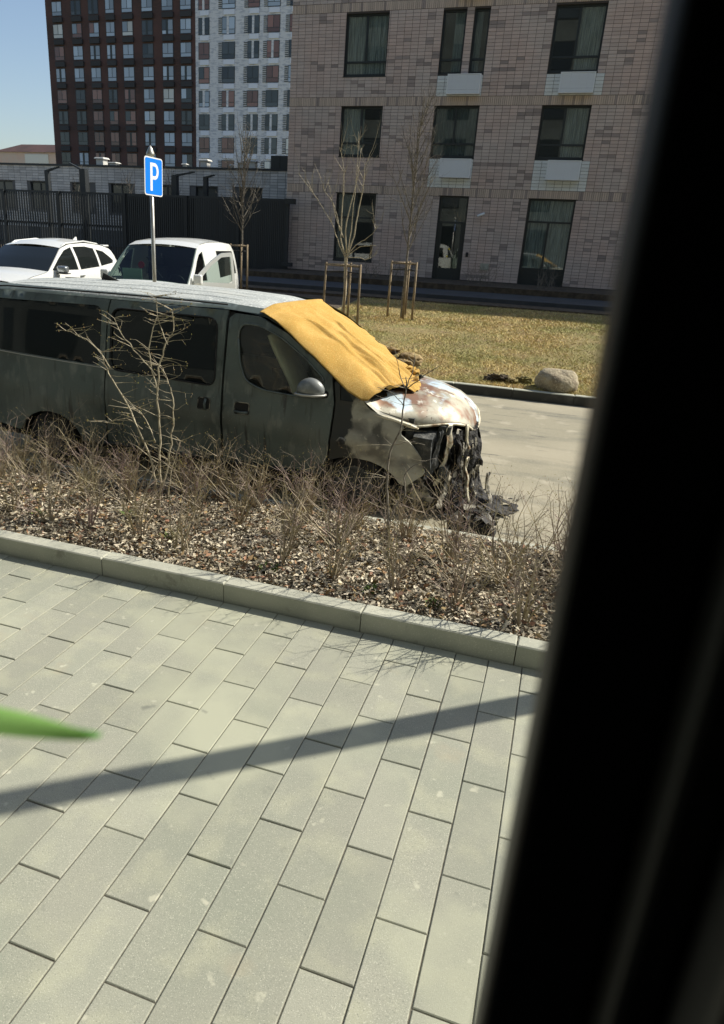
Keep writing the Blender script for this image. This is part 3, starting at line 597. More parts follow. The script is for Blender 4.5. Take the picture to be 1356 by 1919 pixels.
# air conditioner boxes
def acbox(x0, x1, z0, z1, label):
    t = thing('ac_box', label, 'air conditioner box', (x0, FY - .30, z0), 'white air conditioner boxes on the beige facade')
    W_, H_ = x1 - x0, z1 - z0
    a = MB(); a.box((0, .0, 0), (W_, .02, .03)); a.box((0, 0, H_ - .03), (W_, .02, H_)); a.box((0, 0, .03), (.035, .02, H_ - .03)); a.box((W_ - .035, 0, .03), (W_, .02, H_ - .03))
    a.box((0, .02, 0), (.015, .29, H_)); a.box((W_ - .015, .02, 0), (W_, .29, H_)); a.box((.015, .02, H_ - .015), (W_ - .015, .29, H_)); a.box((.015, .02, 0), (W_ - .015, .29, .015)); a.build('frame', 'acwhite', t)
    n = 16; s = MB()
    for k in range(n): z = .035 + (H_ - .07) * k / n; s.add([(.035, .006, z), (W_ - .035, .006, z), (W_ - .035, .016, z + (H_ - .07) / n * .95), (.035, .016, z + (H_ - .07) / n * .95)], [(0, 1, 2, 3)])
    s.build('grille', 'acwhite', t, kind='stuff')
nm_ = {(1, 0): 'white box under the dark square window above the narrow door', (1, 1): 'white box under the pair of narrow windows', (2, 0): 'white box under the middle storey window above the glazed entrance', (2, 1): 'white box under the top right window of the beige facade'}
for c, x in enumerate(colA[1:], 1):
    for r, (za, zb) in enumerate(((4.55, 5.19), (7.28, 7.91), (10.28, 10.9))):
        acbox(x + .46 if not (c, r) == (1, 1) else x + .42, x + 1.60, za, zb, nm_.get((c, r), 'white air conditioner box outside the window in column %s of the beige facade, storey %s' % (['', 'two', 'three', 'four', 'five', 'six'][c], ['two', 'three', 'four'][r])))
# small fittings on the facade
t = thing('security_camera', 'small white security camera right of the narrow door', 'camera', (-3.72, FY - .02, 3.31))
MB().tube([(0, 0, 0), (0, -.12, .0)], .03, 8).build('bracket', 'acwhite', t, True); MB().tube([(.12, -.12, .06), (-.12, -.2, -.05)], .045, 10).build('housing', 'acwhite', t, True)
tag(MB().box((-3.52, FY - .06, 1.36), (-3.2, FY - .015, 1.6)).build('service_panel', 'kerb'), 'grey service panel low on the wall right of the narrow door', 'panel')
tag(bevel(MB().box((-4.13, FY - .05, 1.8), (-4.03, FY - .015, 1.97)).build('intercom', 'blackplastic'), .01), 'small black intercom beside the narrow door', 'intercom')

# ------------------------------------------------------------------ fence, low building, lamps
F = thing('metal_fence', 'tall black steel fence of vertical slats behind the parked white cars', 'fence', (0, 29.55, 0))
sl = None; x = -31.0; zt = 3.6; ns = 0
slats_rest = MB()
while x < -11.4:
    gap = .135 if x < -19.0 else (.10 if x < -15.6 else .083); wd_ = .075
    if ns < 300:
        if sl is None: o = MB().box((0, 0, .75), (wd_, .03, zt - .08)).build('slat', 'metaldark', F, loc=(x, 0, 0)); sl = o.data
        else: link('slat', sl, F, (x, 0, 0))
    x += gap; ns += 1
for xp in (-31, -28, -25.4, -22.4, -19.0, -16.0, -13.6, -11.42): MB().box((xp, -.05, .6), (xp + .12, .07, zt)).build('post', 'metaldark', F)
for z in (zt - .08, 2.2, .85): MB().box((-31, .032, z), (-11.3, .08, z + .09)).build('rail', 'metaldark', F)
MB().box((-11.45, -.15, 3.42), (-11.05, .12, 3.62)).build('post_cap', 'metaldark', F); MB().box((-11.5, -.15, 1.05), (-11.1, .12, 1.2)).build('hinge', 'metaldark', F)
MB().box((-19.0, .09, .75), (-11.4, .11, zt - .1)).build('backing_panel', 'metaldark', F)
# low grey brick building
LB = thing('low_building', 'low grey brick building behind the black fence with small dark windows', 'building', (0, 36, 0))
lw = [(-31.5, -30.2), (-29.0, -27.8), (-26.29, -25.18), (-23.87, -22.62), (-20.99, -20.1), (-18.87, -17.68), (-16.45, -15.23)]
xs = [-42] + [v for p in lw for v in p] + [-11.3]; b = MB()
for k in range(0, len(xs), 2): b.box((xs[k], .02, .6), (xs[k + 1], .3, 5.1))
for p in lw: b.box((p[0], .02, 4.3), (p[1], .3, 5.1)); b.box((p[0], .02, .6), (p[1], .3, 2.9))
b.build('wall', 'lowgrout', LB); MB().box((-42, .3, .6), (-11.3, 9, 5.0)).build('core', 'lowgrout', LB)
MB().box((-42.1, -.06, 5.1), (-11.3, 9.05, 5.2)).build('coping', 'metaldark', LB)
tm = MB(); row = 0; z = 2.0
while z < 5.05:
    x = -42 + (row % 2) * .0
    while x < -11.6:
        L = .40
        if not any(x + L > p[0] and x < p[1] and z + .13 > 2.9 and z < 4.3 for p in lw):
            dz = random.uniform(0, .01); tm.add([(x + .008, .02, z + .006), (x + L - .008, .02, z + .006), (x + L - .008, .02, z + .12), (x + .008, .02, z + .12), (x + .008, -.01 - dz, z + .006), (x + L - .008, -.01 - dz, z + .006), (x + L - .008, -.01 - dz, z + .12), (x + .008, -.01 - dz, z + .12)], [(4, 5, 6, 7), (0, 1, 5, 4), (1, 2, 6, 5), (2, 3, 7, 6), (3, 0, 4, 7)])
        x += L
    z += .13; row += 1
tm.build('brick_field', 'lowtile', LB, kind='stuff')
for p in lw:
    m_ = MB(); frame_bars(m_, p[0], p[1], 2.9, 4.3, [((p[0] + p[1]) / 2, 2.9, 4.3)], [], y=.1, t=.06); f = m_.build('window', 'winframe', LB)
    MB().box((p[0] + .06, .13, 2.96), (p[1] - .06, .14, 4.24)).build('pane', 'pane_dark', f)
V_ = [(-25.2, .55, .42), (-19.0, .5, .42), (-16.9, .4, .34), (-16.3, .45, .42), (-24.4, .5, .2), (-20.0, .28, .2), (-17.3, .2, .2)]
VL = ['white capped roof vent at the left end of the low roof', 'white capped roof vent right of the parking sign', 'small white roof vent left of the last one', 'white roof vent nearest the beige building', 'flat white roof box beside the left vent', 'round white vent stub left of the middle vent', 'tiny white vent stub on the low roof']
for (x, w_, h), lb in zip(V_, VL):
    t = thing('roof_vent', lb, 'roof vent', (x, 36.6, 5.2), 'white vents on the low roof')
    MB().box((.06, .06, 0), (w_ - .06, w_ - .06, h * .8)).build('shaft', 'roofwhite', t); MB().cbox((-.02, -.02, h * .8 + .002), (w_ + .02, w_ + .02, h), .05).build('cap', 'roofwhite', t)
t = thing('roof_cabinet', 'dark cabinet with two doors on the low roof beside the beige building', 'cabinet', (-15.0, 36.5, 5.2)); MB().box((0, 0, 0), (1.0, .6, .62)).build('body', 'metaldark', t)
for q in (0, 1): MB().box((.03 + q * .48, -.02, .03), (.49 + q * .48, 0, .59)).build('door', 'winframe', t)
# street lamps with slanted heads
for (x, zt_, dx, dz, r, lb) in ((-23.96, 4.5, .75, .2, .09, 'black lamp post with a rising arm at the far left above the fence'), (-21.95, 4.62, -.75, .24, .15, 'thick black lamp post with its arm pointing left'), (-17.25, 4.43, .95, .18, .12, 'black lamp post with a long arm just right of the parking sign'), (-15.75, 4.4, .4, .1, .09, 'black lamp post with a short arm left of the bare tree')):
    t = thing('street_lamp', lb, 'street lamp', (x, 31, .7), 'black lamp posts behind the fence')
    MB().box((-r, -r, 0), (r, r, zt_ - .7)).build('post', 'metaldark', t)
    MB().add([(-r, -.08, zt_ - .75), (dx, -.06, zt_ - .72 + dz), (dx, .06, zt_ - .72 + dz), (-r, .08, zt_ - .75), (-r, -.08, zt_ - .67), (dx, -.06, zt_ - .67 + dz), (dx, .06, zt_ - .67 + dz), (-r, .08, zt_ - .67)], [(0, 3, 2, 1), (4, 5, 6, 7), (0, 1, 5, 4), (1, 2, 6, 5), (2, 3, 7, 6), (3, 0, 4, 7)]).build('lamp_arm', 'metaldark', t)

# ------------------------------------------------------------------ towers far behind (y = 118..122)
def tower(name, label, x0, x1, yf, zt, mat):
    T = thing(name, label, 'building', (0, yf, 0)); MB().box((x0, 0, 0), (x1, 16, zt)).build('wall', mat, T); MB().box((x0 - .1, -.1, zt), (x1 + .1, 16.1, zt + .8)).build('parapet', mat, T); return T
TB = tower('brown_tower', 'dark brown brick apartment tower with rows of paired windows', -92.2, -63.75, 122, 56, 'brown')
TWt = tower('white_tower', 'pale grey brick apartment tower joined to the brown one', -63.75, -30, 122.0, 56, 'whitebrick')
wm = {}
def twin(T, x, z, w_, h, kind, fr):
    key = (w_, h, kind, fr)
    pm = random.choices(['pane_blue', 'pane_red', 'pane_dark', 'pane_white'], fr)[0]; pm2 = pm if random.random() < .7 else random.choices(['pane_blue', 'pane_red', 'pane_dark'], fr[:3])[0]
    k2 = (w_, h, kind)
    if k2 not in wm:
        a = MB(); a.box((0, -.06, 0), (w_, .0, h)); q = a.build('window', 'winframe'); wm[k2] = q.data; bpy.data.objects.remove(q)
    f = link('window', wm[k2], T, (x, 0, z))
    t = .09; tr = h * .26
    rects = [(t, w_ / 2 - t * .6, tr + t, h - t), (w_ / 2 + t * .6, w_ - t, tr + t, h - t), (t, w_ - t, t, tr)] if kind == 0 else [(t, w_ * .36, tr + t, h - t), (w_ * .36 + .42, w_ - t, tr + t, h - t), (t, w_ * .36, t, tr), (w_ * .36 + .42, w_ - t, t, tr)]
    for q, (a, b, c, d) in enumerate(rects):
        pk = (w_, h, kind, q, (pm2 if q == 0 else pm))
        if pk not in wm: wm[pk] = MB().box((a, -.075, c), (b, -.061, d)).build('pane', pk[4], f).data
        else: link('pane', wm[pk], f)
cols = [(-90.86, 1.95), (-87.07, 1.95), (-83.67, 1.95), (-80.37, 1.7), (-77.26, 2.05), (-73.53, 2.05), (-69.81, 2.05), (-66.47, 2.0)]
for r in range(16):
    ztop = 30.15 + 3.27 * (r - 6)
    for c, (x, w_) in enumerate(cols):
        xx = x + .0; k = 1 if (r * 5 + c * 3) % 7 in (1, 4) else 0
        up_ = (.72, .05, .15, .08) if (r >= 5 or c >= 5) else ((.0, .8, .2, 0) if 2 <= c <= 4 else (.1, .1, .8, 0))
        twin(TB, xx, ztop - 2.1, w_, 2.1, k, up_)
        key = ('bb', w_)
        if key not in wm: wm[key] = MB().box((.15, -.35, -.95), (w_ + .12, -.01, -.2)).build('ac_basket', 'brown_basket', TB, loc=(xx, 0, ztop - 2.1)).data
        else: link('ac_basket', wm[key], TB, (xx, 0, ztop - 2.1))
cols = [(-63.2 + 0.0, 1.95), (-59.05, 2.3), (-54.6, 2.0), (-51.3, 2.15), (-47.6, 2.1), (-43.5, 2.1), (-39.5, 2.1)]
for r in range(16):
    ztop = 30.0 + 3.40 * (r - 6)
    for c, (x, w_) in enumerate(cols):
        k = 1 if (r * 3 + c * 5) % 7 in (0, 3, 5) else 0
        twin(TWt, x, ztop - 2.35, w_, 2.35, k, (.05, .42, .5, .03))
        if k: MB().box((x + w_ * .36 + .02, -.09, ztop - 2.35), (x + w_ * .36 + .40, -.0, ztop)).build('mullion', 'whitebrick', TWt)
        key = ('wb', w_)
        if key not in wm: wm[key] = MB().box((.35, -.20, -.80), (w_ - .1, -.01, -.12)).build('ac_basket', 'white_basket', TWt, loc=(x, 0, ztop - 2.35)).data
        else: link('ac_basket', wm[key], TWt, (x, 0, ztop - 2.35))
        if c:
            if 'lv' not in wm:
                a = MB(); [a.box((-.62, -.05, -2.3 + q * .26), (-.05, -.012, -2.3 + q * .26 + .12)) for q in range(9)]; wm['lv'] = a.build('louvre', 'winframe', TWt, loc=(x, 0, ztop)).data
            else: link('louvre', wm['lv'], TWt, (x, 0, ztop))
FBd = thing('far_house', 'distant low house with a pale gable at the left edge under the sky', 'building', (-150, 190, 0))
MB().box((-14, 0, 0), (14, 10, 20)).build('wall', 'tile', FBd); MB().box((-4, -.2, 15.5), (4, 0, 19.5)).build('window', 'pane_white', FBd); MB().add([(-15, -.5, 20), (15, -.5, 20), (15, 11, 20), (-15, 11, 20), (-9, 5, 22.5), (9, 5, 22.5)], [(0, 1, 5, 4), (2, 3, 4, 5), (1, 2, 5), (3, 0, 4)]).build('roof', 'brown', FBd)

# ------------------------------------------------------------------ vehicles
def pip(x, y, P):
    c = False; j = len(P) - 1
    for i in range(len(P)):
        if (P[i][1] > y) != (P[j][1] > y) and x < (P[j][0] - P[i][0]) * (y - P[i][1]) / (P[j][1] - P[i][1]) + P[i][0]: c = not c
        j = i
    return c
def dense(P, step, round_=0):
    out = []
    for a, b in zip(P, P[1:] + P[:1]):
        L = math.hypot(b[0] - a[0], b[1] - a[1]); n = max(1, int(L / step))
        out += [(a[0] + (b[0] - a[0]) * k / n, a[1] + (b[1] - a[1]) * k / n) for k in range(n)]
    return out
def chaikin(P, n=2, keep=.22):
    for _ in range(n):
        Q = []
        for a, b in zip(P, P[1:] + P[:1]):
            Q.append((a[0] + (b[0] - a[0]) * keep, a[1] + (b[1] - a[1]) * keep)); Q.append((b[0] + (a[0] - b[0]) * keep, b[1] + (a[1] - b[1]) * keep))
        P = Q
    return P
def fillet(P, r, n=5):
    out = []
    for i in range(len(P)):
        a, b, c = Vector(P[i - 1]), Vector(P[i]), Vector(P[(i + 1) % len(P)]); ra = min(r, (a - b).length * .45); rc = min(r, (c - b).length * .45)
        p, q = b + (a - b).normalized() * ra, b + (c - b).normalized() * rc
        out += [tuple((1 - t) ** 2 * p + 2 * t * (1 - t) * b + t * t * q) for t in [k / (n - 1) for k in range(n)]]
    return out
def patch(name, poly, fmap, mat, parent, holes=(), step=.09, flange=.03, inward=None, soft=1, smooth=True, props=None):
    """fill a 2-D outline, lay it on the surface fmap(a, b) and turn its edges inwards"""
    if soft: poly = chaikin(poly, soft, .12)
    P = dense(poly, step); H = [dense(h, step) for h in holes]
    pts = [Vector(p) for p in P]; edges = [(i, (i + 1) % len(P)) for i in range(len(P))]
    for h in H:
        o = len(pts); pts += [Vector(p) for p in h]; edges += [(o + i, o + (i + 1) % len(h)) for i in range(len(h))]
    bnd = np.array([(p.x, p.y) for p in pts])
    x0, y0 = bnd.min(0); x1, y1 = bnd.max(0)
    for i in range(int((x1 - x0) / step) + 1):
        for j in range(int((y1 - y0) / step) + 1):
            x, y = x0 + (i + .5 * (j % 2)) * step, y0 + j * step
            if pip(x, y, P) and not any(pip(x, y, h) for h in H) and np.hypot(bnd[:, 0] - x, bnd[:, 1] - y).min() > step * .45: pts.append(Vector((x, y)))
    vs, es, fs, ov, oe, of = delaunay_2d_cdt(pts, edges, [], 0, 1e-6)
    tri = []
    for f in fs:
        cx = sum(vs[i].x for i in f) / 3; cy = sum(vs[i].y for i in f) / 3
        if pip(cx, cy, P) and not any(pip(cx, cy, h) for h in H): tri.append(tuple(f))
    V = [fmap(v.x, v.y) for v in vs]
    # consistent winding: 2-D ccw or cw, chosen so that normals look outwards
    cnt = {}
    for f in tri:
        for k in range(3):
            e = (f[k], f[(k + 1) % 3]); cnt[e] = 1
    mb = MB(); mb.add(V, tri)
    if flange and inward is not None:
        vi = {}; fl = []; extra = []
        for (a, b) in cnt:
            if (b, a) not in cnt:
                for q in (a, b):
                    if q not in vi: vi[q] = len(extra); extra += [V[q], tuple(Vector(V[q]) + Vector(inward) * flange)]
                fl.append((vi[b], vi[a], vi[a] + 1, vi[b] + 1))
        nf = len(mb.f); mb.add(extra, fl)
    o = mb.build(name, mat, parent)
    if smooth: o.data.polygons.foreach_set('use_smooth', [i < len(tri) for i in range(len(o.data.polygons))])
    if props:
        for k, v in props.items(): o[k] = v
    return o
def shrink(P, d):
    c = Vector((sum(p[0] for p in P) / len(P), sum(p[1] for p in P) / len(P)))
    out = []
    n = len(P); area = sum(P[i][0] * P[(i + 1) % n][1] - P[(i + 1) % n][0] * P[i][1] for i in range(n)); s = 1 if area > 0 else -1
    for i in range(n):
        a, b, c_ = Vector(P[i - 1]), Vector(P[i]), Vector(P[(i + 1) % n]); e1 = (b - a).normalized(); e2 = (c_ - b).normalized()
        n1 = Vector((-e1.y, e1.x)) * s; n2 = Vector((-e2.y, e2.x)) * s; m = (n1 + n2); m = m / max(m.dot(n1), .4); out.append(tuple(b + m * d))
    return out

# ---- burnt van (nose towards +x, near side at y about 6.3)
VO = Vector((-3.4, 7.26, ROAD))
VAN = thing('burnt_van', 'burnt out grey minivan with bare metal hood and collapsed front bumper', 'van', VO)
WR, WF = (-5.05, .17), (-1.66, .17)      # wheel centres (x, z)
def hw(x, z):
    w = lerp([0, .22, .45, .75, .98, 1.3, 1.6, 1.68, 1.74], [.93, .945, .965, .97, .95, .90, .845, .80, .745], z)
    if x > -1.75: w -= .30 * ((x + 1.75) / 1.1) ** 2.0
    if x < -5.3: w -= .10 * ((-5.3 - x) / .8) ** 2
    for cx, cz in (WR, WF):
        d = math.hypot(x - cx, (z - cz) * 1.05)
        if z < .9: w += .028 * (1 - sstep(.50, .60, d))
    # shoulder crease that runs forward from the handles, faint dents
    zc_ = z - (x + 3) * -.025
    w += .012 * sstep(.60, .64, zc_) * (1 - sstep(.66, .90, zc_)) - .010 * sstep(.40, .44, z) * (1 - sstep(.44, .60, z)) - .014 * sstep(.935, .95, zc_) * (1 - sstep(.95, 1.02, zc_)) + .0035 * noise.noise(Vector((x * 2.2, z * 2.6, 1)))
    return w
def side(s, off=0.0): return lambda x, z: (x - VO.x, s * (hw(x, z) + off), z - VO.z)
inn = {-1: (0, 1, 0), 1: (0, -1, 0)}
def arch(c, r0, r1, n=10): return [(c[0] + r0 * math.cos(t), c[1] + r1 * math.sin(t)) for t in [math.pi * k / n for k in range(n + 1)]]
quarter = [(-6.12, .30), (-6.16, .9), (-6.06, 1.45), (-5.9, 1.70), (-4.352, 1.69), (-4.362, 1.0), (-4.375, .235), (-4.66, .23)] + arch(WR, .40, .33)[1:-1] + [(-5.46, .25)]
qwin = [(-5.95, 1.10), (-5.85, 1.61), (-4.42, 1.625), (-4.42, 1.04)]
sliding = [(-4.342, 1.69), (-3.042, 1.685), (-3.045, 1.0), (-3.05, .262), (-4.36, .24), (-4.35, 1.0)]
swin = [(-4.30, 1.02), (-4.30, 1.615), (-3.135, 1.605), (-3.12, .975)]
fdoor = [(-3.025, .262), (-3.028, 1.0), (-3.02, 1.62), (-2.97, 1.665), (-2.72, 1.655), (-2.42, 1.53), (-2.15, 1.345), (-1.945, 1.19), (-1.905, .95), (-1.93, .45), (-1.97, .262)]
fwin = [(-2.915, 1.50), (-2.87, 1.58), (-2.70, 1.575), (-2.48, 1.49), (-2.22, 1.325), (-2.015, 1.155), (-1.985, .985), (-2.30, .975), (-2.62, .995), (-2.80, 1.06), (-2.875, 1.22)]
fender = [(-1.955, .262), (-1.915, .45), (-1.89, .95), (-1.925, 1.165), (-1.80, 1.09), (-1.66, 1.035), (-1.56, .93), (-1.40, .875), (-1.24, .815), (-1.27, .73), (-1.17, .66), (-1.05, .50), (-1.02, .36), (-1.18, .24)] + arch(WF, .44, .30)[1:-1]
qglass = [(-1.865, 1.125), (-1.85, .985), (-1.72, .985), (-1.76, 1.04)]
for s in (-1, 1):
    patch('rear_quarter_panel', shrink(quarter, .003), side(s), 'burntside', VAN, [fillet(qwin, .09)], inward=inn[s], soft=0)
    sd_ = patch('sliding_door', shrink(sliding, .003), side(s), 'burntside', VAN, [fillet(swin, .10)], inward=inn[s], soft=0)
    fd_ = patch('front_door', shrink(fdoor, .003), side(s), 'burntside', VAN, [fillet(fwin, .06)], inward=inn[s], step=.07, soft=0)
    patch('window', shrink(qwin, -.006), side(s, -.014), 'carglassdark', VAN, flange=0, soft=0)
    patch('window', shrink(swin, -.006), side(s, -.014), 'carglassdark', sd_, flange=0, soft=0)
    patch('window', shrink(fwin, -.006), side(s, -.014), 'dooglass' if 'dooglass' in M else M.setdefault('dooglass', glass_mat('sooty_door_glass', (.93, .95, .90), 1.6, .04, .04)), fd_, flange=0, soft=0)
    patch('fender', shrink(fender, .003), side(s), 'bareside', VAN, [qglass], inward=inn[s], step=.05)
    patch('quarter_window', shrink(qglass, -.004), side(s, -.012), 'carglassdark', VAN, flange=0, soft=0)
    # rubber line round the front window, pillar trim, belt highlight
    def rim(P, r, name, mat, par, close=True, off=.004):
        P = dense(P, .06) + ([P[0]] if close else []); MB().tube([side(s, off)(*p) for p in P], r, 5).build(name, mat, par, True)
    rim(fillet(fwin, .06), .010, 'window_seal', 'burntside', fd_)
    rim(fillet(swin, .10), .008, 'window_seal', 'soot', sd_)
    MB().tube([side(s, .0)(x, lerp([-5.95, -4.3, -3.14], [1.085, 1.022, .972], x)) for x in [-5.95 + .3 * k for k in range(10)]], .006, 5).build('belt_highlight', 'strip', VAN, True)  # belt edge catching sky light, drawn as a pale tube
    # roof rail side: cant rail from the door tops to the roof groove
    prof = [(-6.0, 1.70, 1.70), (-4.0, 1.70, 1.70), (-3.0, 1.695, 1.69), (-2.72, 1.665, 1.66)]
    def cant(u, v):
        x = -5.95 + 3.27 * u; zb = lerp([-6, -3.0, -2.8, -2.68], [1.695, 1.69, 1.672, 1.655], x); zt2 = lerp([-6, -3.1, -2.68], [1.755, 1.745, 1.69], x)
        z = zb + (zt2 - zb) * v; y = hw(x, zb) - .10 * v ** 1.3
        return (x - VO.x, s * y, z - VO.z)
    MB().grid(30, 5, cant).build('cant_rail', 'burntside', VAN, True)
    # A pillar outside the door, partly under the towel
    ap = [(-3.0, 1.69), (-2.70, 1.672), (-2.40, 1.545), (-2.13, 1.36), (-1.93, 1.205), (-1.80, 1.105), (-1.66, 1.045)]
    def apil(u, v):
        x = -3.0 + 1.34 * u; z = lerp([a[0] for a in ap], [a[1] for a in ap], x); return (x - VO.x + .02 * v, s * (hw(x, z) - .075 * v), z + .045 * v - VO.z)
    MB().grid(24, 4, apil).build('windscreen_pillar', 'burntside', VAN, True)
    # door handle recesses and handles
    for (hx, hz, wd, hh, horiz) in ((-3.225, .80, .13, .11, 0), (-2.82, .80, .15, .11, 1)):
        h = MB(); f = side(s, .003)
        ring = dense([(hx - wd / 2, hz - hh / 2), (hx + wd / 2, hz - hh / 2), (hx + wd / 2, hz + hh / 2), (hx - wd / 2, hz + hh / 2)], .04)
        h.tube([f(*p) for p in chaikin(ring + [], 1)] + [f(*chaikin(ring, 1)[0])], .0055, 5); hb = h.build('handle_bezel', 'char_pale', VAN, True)
        patch('handle_recess', shrink([(hx - wd / 2, hz - hh / 2), (hx + wd / 2, hz - hh / 2), (hx + wd / 2, hz + hh / 2), (hx - wd / 2, hz + hh / 2)], .006), side(s, .0025), 'soot', VAN, flange=0)
        if horiz: MB().tube([side(s, .02)(hx - .07, hz - .03), side(s, .035)(hx, hz - .035), side(s, .02)(hx + .07, hz - .03)], .012, 6).build('door_handle', 'burntside', VAN, True)
        else: MB().tube([side(s, .02)(hx + .025, hz + .05), side(s, .035)(hx + .02, hz), side(s, .02)(hx + .025, hz - .055)], .013, 6).build('door_handle', 'burntside', VAN, True)
    # sill strip and mud flap area
    MB().tube([side(s, .004)(x, .245) for x in (-4.55, -4, -3.4, -2.8, -2.2)], .018, 6).build('sill_strip', 'bareside', VAN, True)
    # mirror
    bm = bmesh.new(); bmesh.ops.create_icosphere(bm, subdivisions=3, radius=1)
    for v in bm.verts:
        x, y, z = v.co; zz = z if z > 0 else z * .55; px_ = abs(x) ** 1.1 * (1 if x > 0 else -1)
        v.co = (px_ * .135, y * .085 * (1 if y * s > 0 else .8), zz * .115)
    me = bpy.data.meshes.new('mirror'); bm.to_mesh(me); bm.free(); me.materials.append(M['mirror_cap']); me.polygons.foreach_set('use_smooth', [True] * len(me.polygons))
    mo = link('mirror', me, VAN, (-2.10 - VO.x, s * 1.06, 1.07 - VO.z))
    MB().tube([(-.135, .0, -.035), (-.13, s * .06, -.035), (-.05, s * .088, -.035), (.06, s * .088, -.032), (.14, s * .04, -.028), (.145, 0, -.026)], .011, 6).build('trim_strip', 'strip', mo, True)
    MB().tube([(.06, -s * .02, -.03), (.10, -s * .13, -.05)], [.03, .04], 8).build('mirror_arm', 'blackplastic', mo, True)
for s in (-1, 1):
    for xs_ in (-4.352, -3.035, -1.93):
        MB().grid(2, 16, lambda u, v: (xs_ - .05 + .1 * u - VO.x, s * (hw(xs_, .25 + 1.42 * v) - .035), .25 + (1.42 if xs_ < -2 else .92) * v - VO.z)).build('door_jamb', 'soot', VAN, True)
MB().box((-1.02 - VO.x, -.66, -.03 - VO.z), (-.97 - VO.x, .66, .74 - VO.z)).build('radiator_core', 'soot', VAN)
# roof with pressed grooves
grooves = [-.70, -.50, -.30, -.10, .10, .30, .50, .70]
def roofpt(u, v):
    x = -6.02 + 3.44 * u + (.14 * (1 - (2 * v - 1) ** 2) * u ** 4); t = 2 * v - 1
    half = .76 if x > -5.9 else .72; y = half * t
    zc = lerp([-6.05, -5.85, -5.3, -4.2, -3.4, -2.9, -2.62, -2.45], [1.70, 1.77, 1.80, 1.812, 1.80, 1.775, 1.725, 1.68], x)
    z = zc - .062 * t * t - .02 * t ** 8
    for g_ in grooves:
        d = abs(y - g_)
        if d < .022 and -5.7 < x < (-3.05 if abs(g_) < .6 else -3.15): z -= .010 * (1 - (d / .022) ** 2)
    if abs(t) > .985: z -= .012
    return (x - VO.x, y, z - VO.z)
vv = sorted(set([k / 60 for k in range(61)] + [(g_ / .76 + 1) / 2 + d for g_ in grooves for d in (-.0145, -.007, 0, .007, .0145)] + [.004, .008, .992, .996]))
mb = MB(); nu = 70; mb.add([roofpt(i / (nu - 1), v) for i in range(nu) for v in vv], [(i * len(vv) + j, (i + 1) * len(vv) + j, (i + 1) * len(vv) + j + 1, i * len(vv) + j + 1) for i in range(nu - 1) for j in range(len(vv) - 1)])
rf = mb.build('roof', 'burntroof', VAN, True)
for s in (-1, 1): MB().tube([((x) - VO.x, s * .768, lerp([-6, -5.85, -4.2, -3.1, -2.8], [1.70, 1.735, 1.745, 1.735, 1.70], x) - VO.z) for x in [-5.95 + .32 * k for k in range(10)]], .008, 4).build('roof_gutter', 'soot', VAN, True)
MB().add([(-.13, 0, 0), (.1, .012, 0), (.1, -.012, 0), (-.10, .006, .075), (-.10, -.006, .075), (-.13, .01, 0), (-.13, -.01, 0)], [(0, 1, 3), (0, 3, 4), (0, 4, 2), (1, 2, 4, 3)]).build('antenna_fin', 'soot', VAN, loc=(-4.86 - VO.x, .0, 1.805 - VO.z))
# tail, floor, dark cabin
MB().grid(8, 10, lambda u, v: (-6.02 - .13 * math.sin(math.pi * min(1, v * 1.2)) ** .5 * 1 - VO.x, (2 * u - 1) * (hw(-6.0, .3 + 1.45 * v)), .25 + 1.47 * v - VO.z)).build('tailgate', 'burntside', VAN, True)
MB().box((-6.0 - VO.x, -.86, .16 - VO.z), (-1.2 - VO.x, .86, .22 - VO.z)).build('floor', 'soot', VAN)
MB().box((-4.4 - VO.x, -.80, .22 - VO.z), (-4.33 - VO.x, .80, 1.62 - VO.z)).build('bulkhead', 'soot', VAN)
db = MB().grid(10, 12, lambda u, v: (-2.02 + .42 * u - VO.x, (2 * v - 1) * .86, .92 + .10 * math.sin(math.pi * u) + .0 * v - VO.z)).build('dashboard', 'interior', VAN, True)
MB().box((-1.62 - VO.x, -.86, .2 - VO.z), (-1.58 - VO.x, .86, .98 - VO.z)).build('firewall', 'soot', VAN)
# front seats
def seat(y, lean=.34):
    prof_ = [(-2.44, .90), (-2.50, 1.02), (-2.60, 1.18), (-2.70, 1.34), (-2.76, 1.44)]
    mb = MB()
    def back(u, v):
        x, z = lerp([0, .25, .5, .75, 1], [p[0] for p in prof_], u), lerp([0, .25, .5, .75, 1], [p[1] for p in prof_], u)
        a = 2 * math.pi * v; w_ = .23 * (1 - .25 * u ** 3); th = .065 * (1.1 - .4 * u)
        return (x + math.cos(a) * th - VO.x, y - VO.y + math.sin(a) * w_, z - VO.z + math.cos(a) * .02)
    mb.grid(14, 20, back); mb.grid(2, 20, lambda u, v: tuple(Vector(back(1, v)).lerp(Vector((-2.77 - VO.x, y - VO.y, 1.47 - VO.z)), u)))
    b = mb.build('seat_backrest', 'seat', VAN, True)
    bevel(MB().box((-2.52 - VO.x, y - .23 - VO.y, .66 - VO.z), (-2.02 - VO.x, y + .23 - VO.y, .82 - VO.z)).build('seat_cushion', 'seat', VAN), .05, 3)
seat(6.95)
seat(7.68)
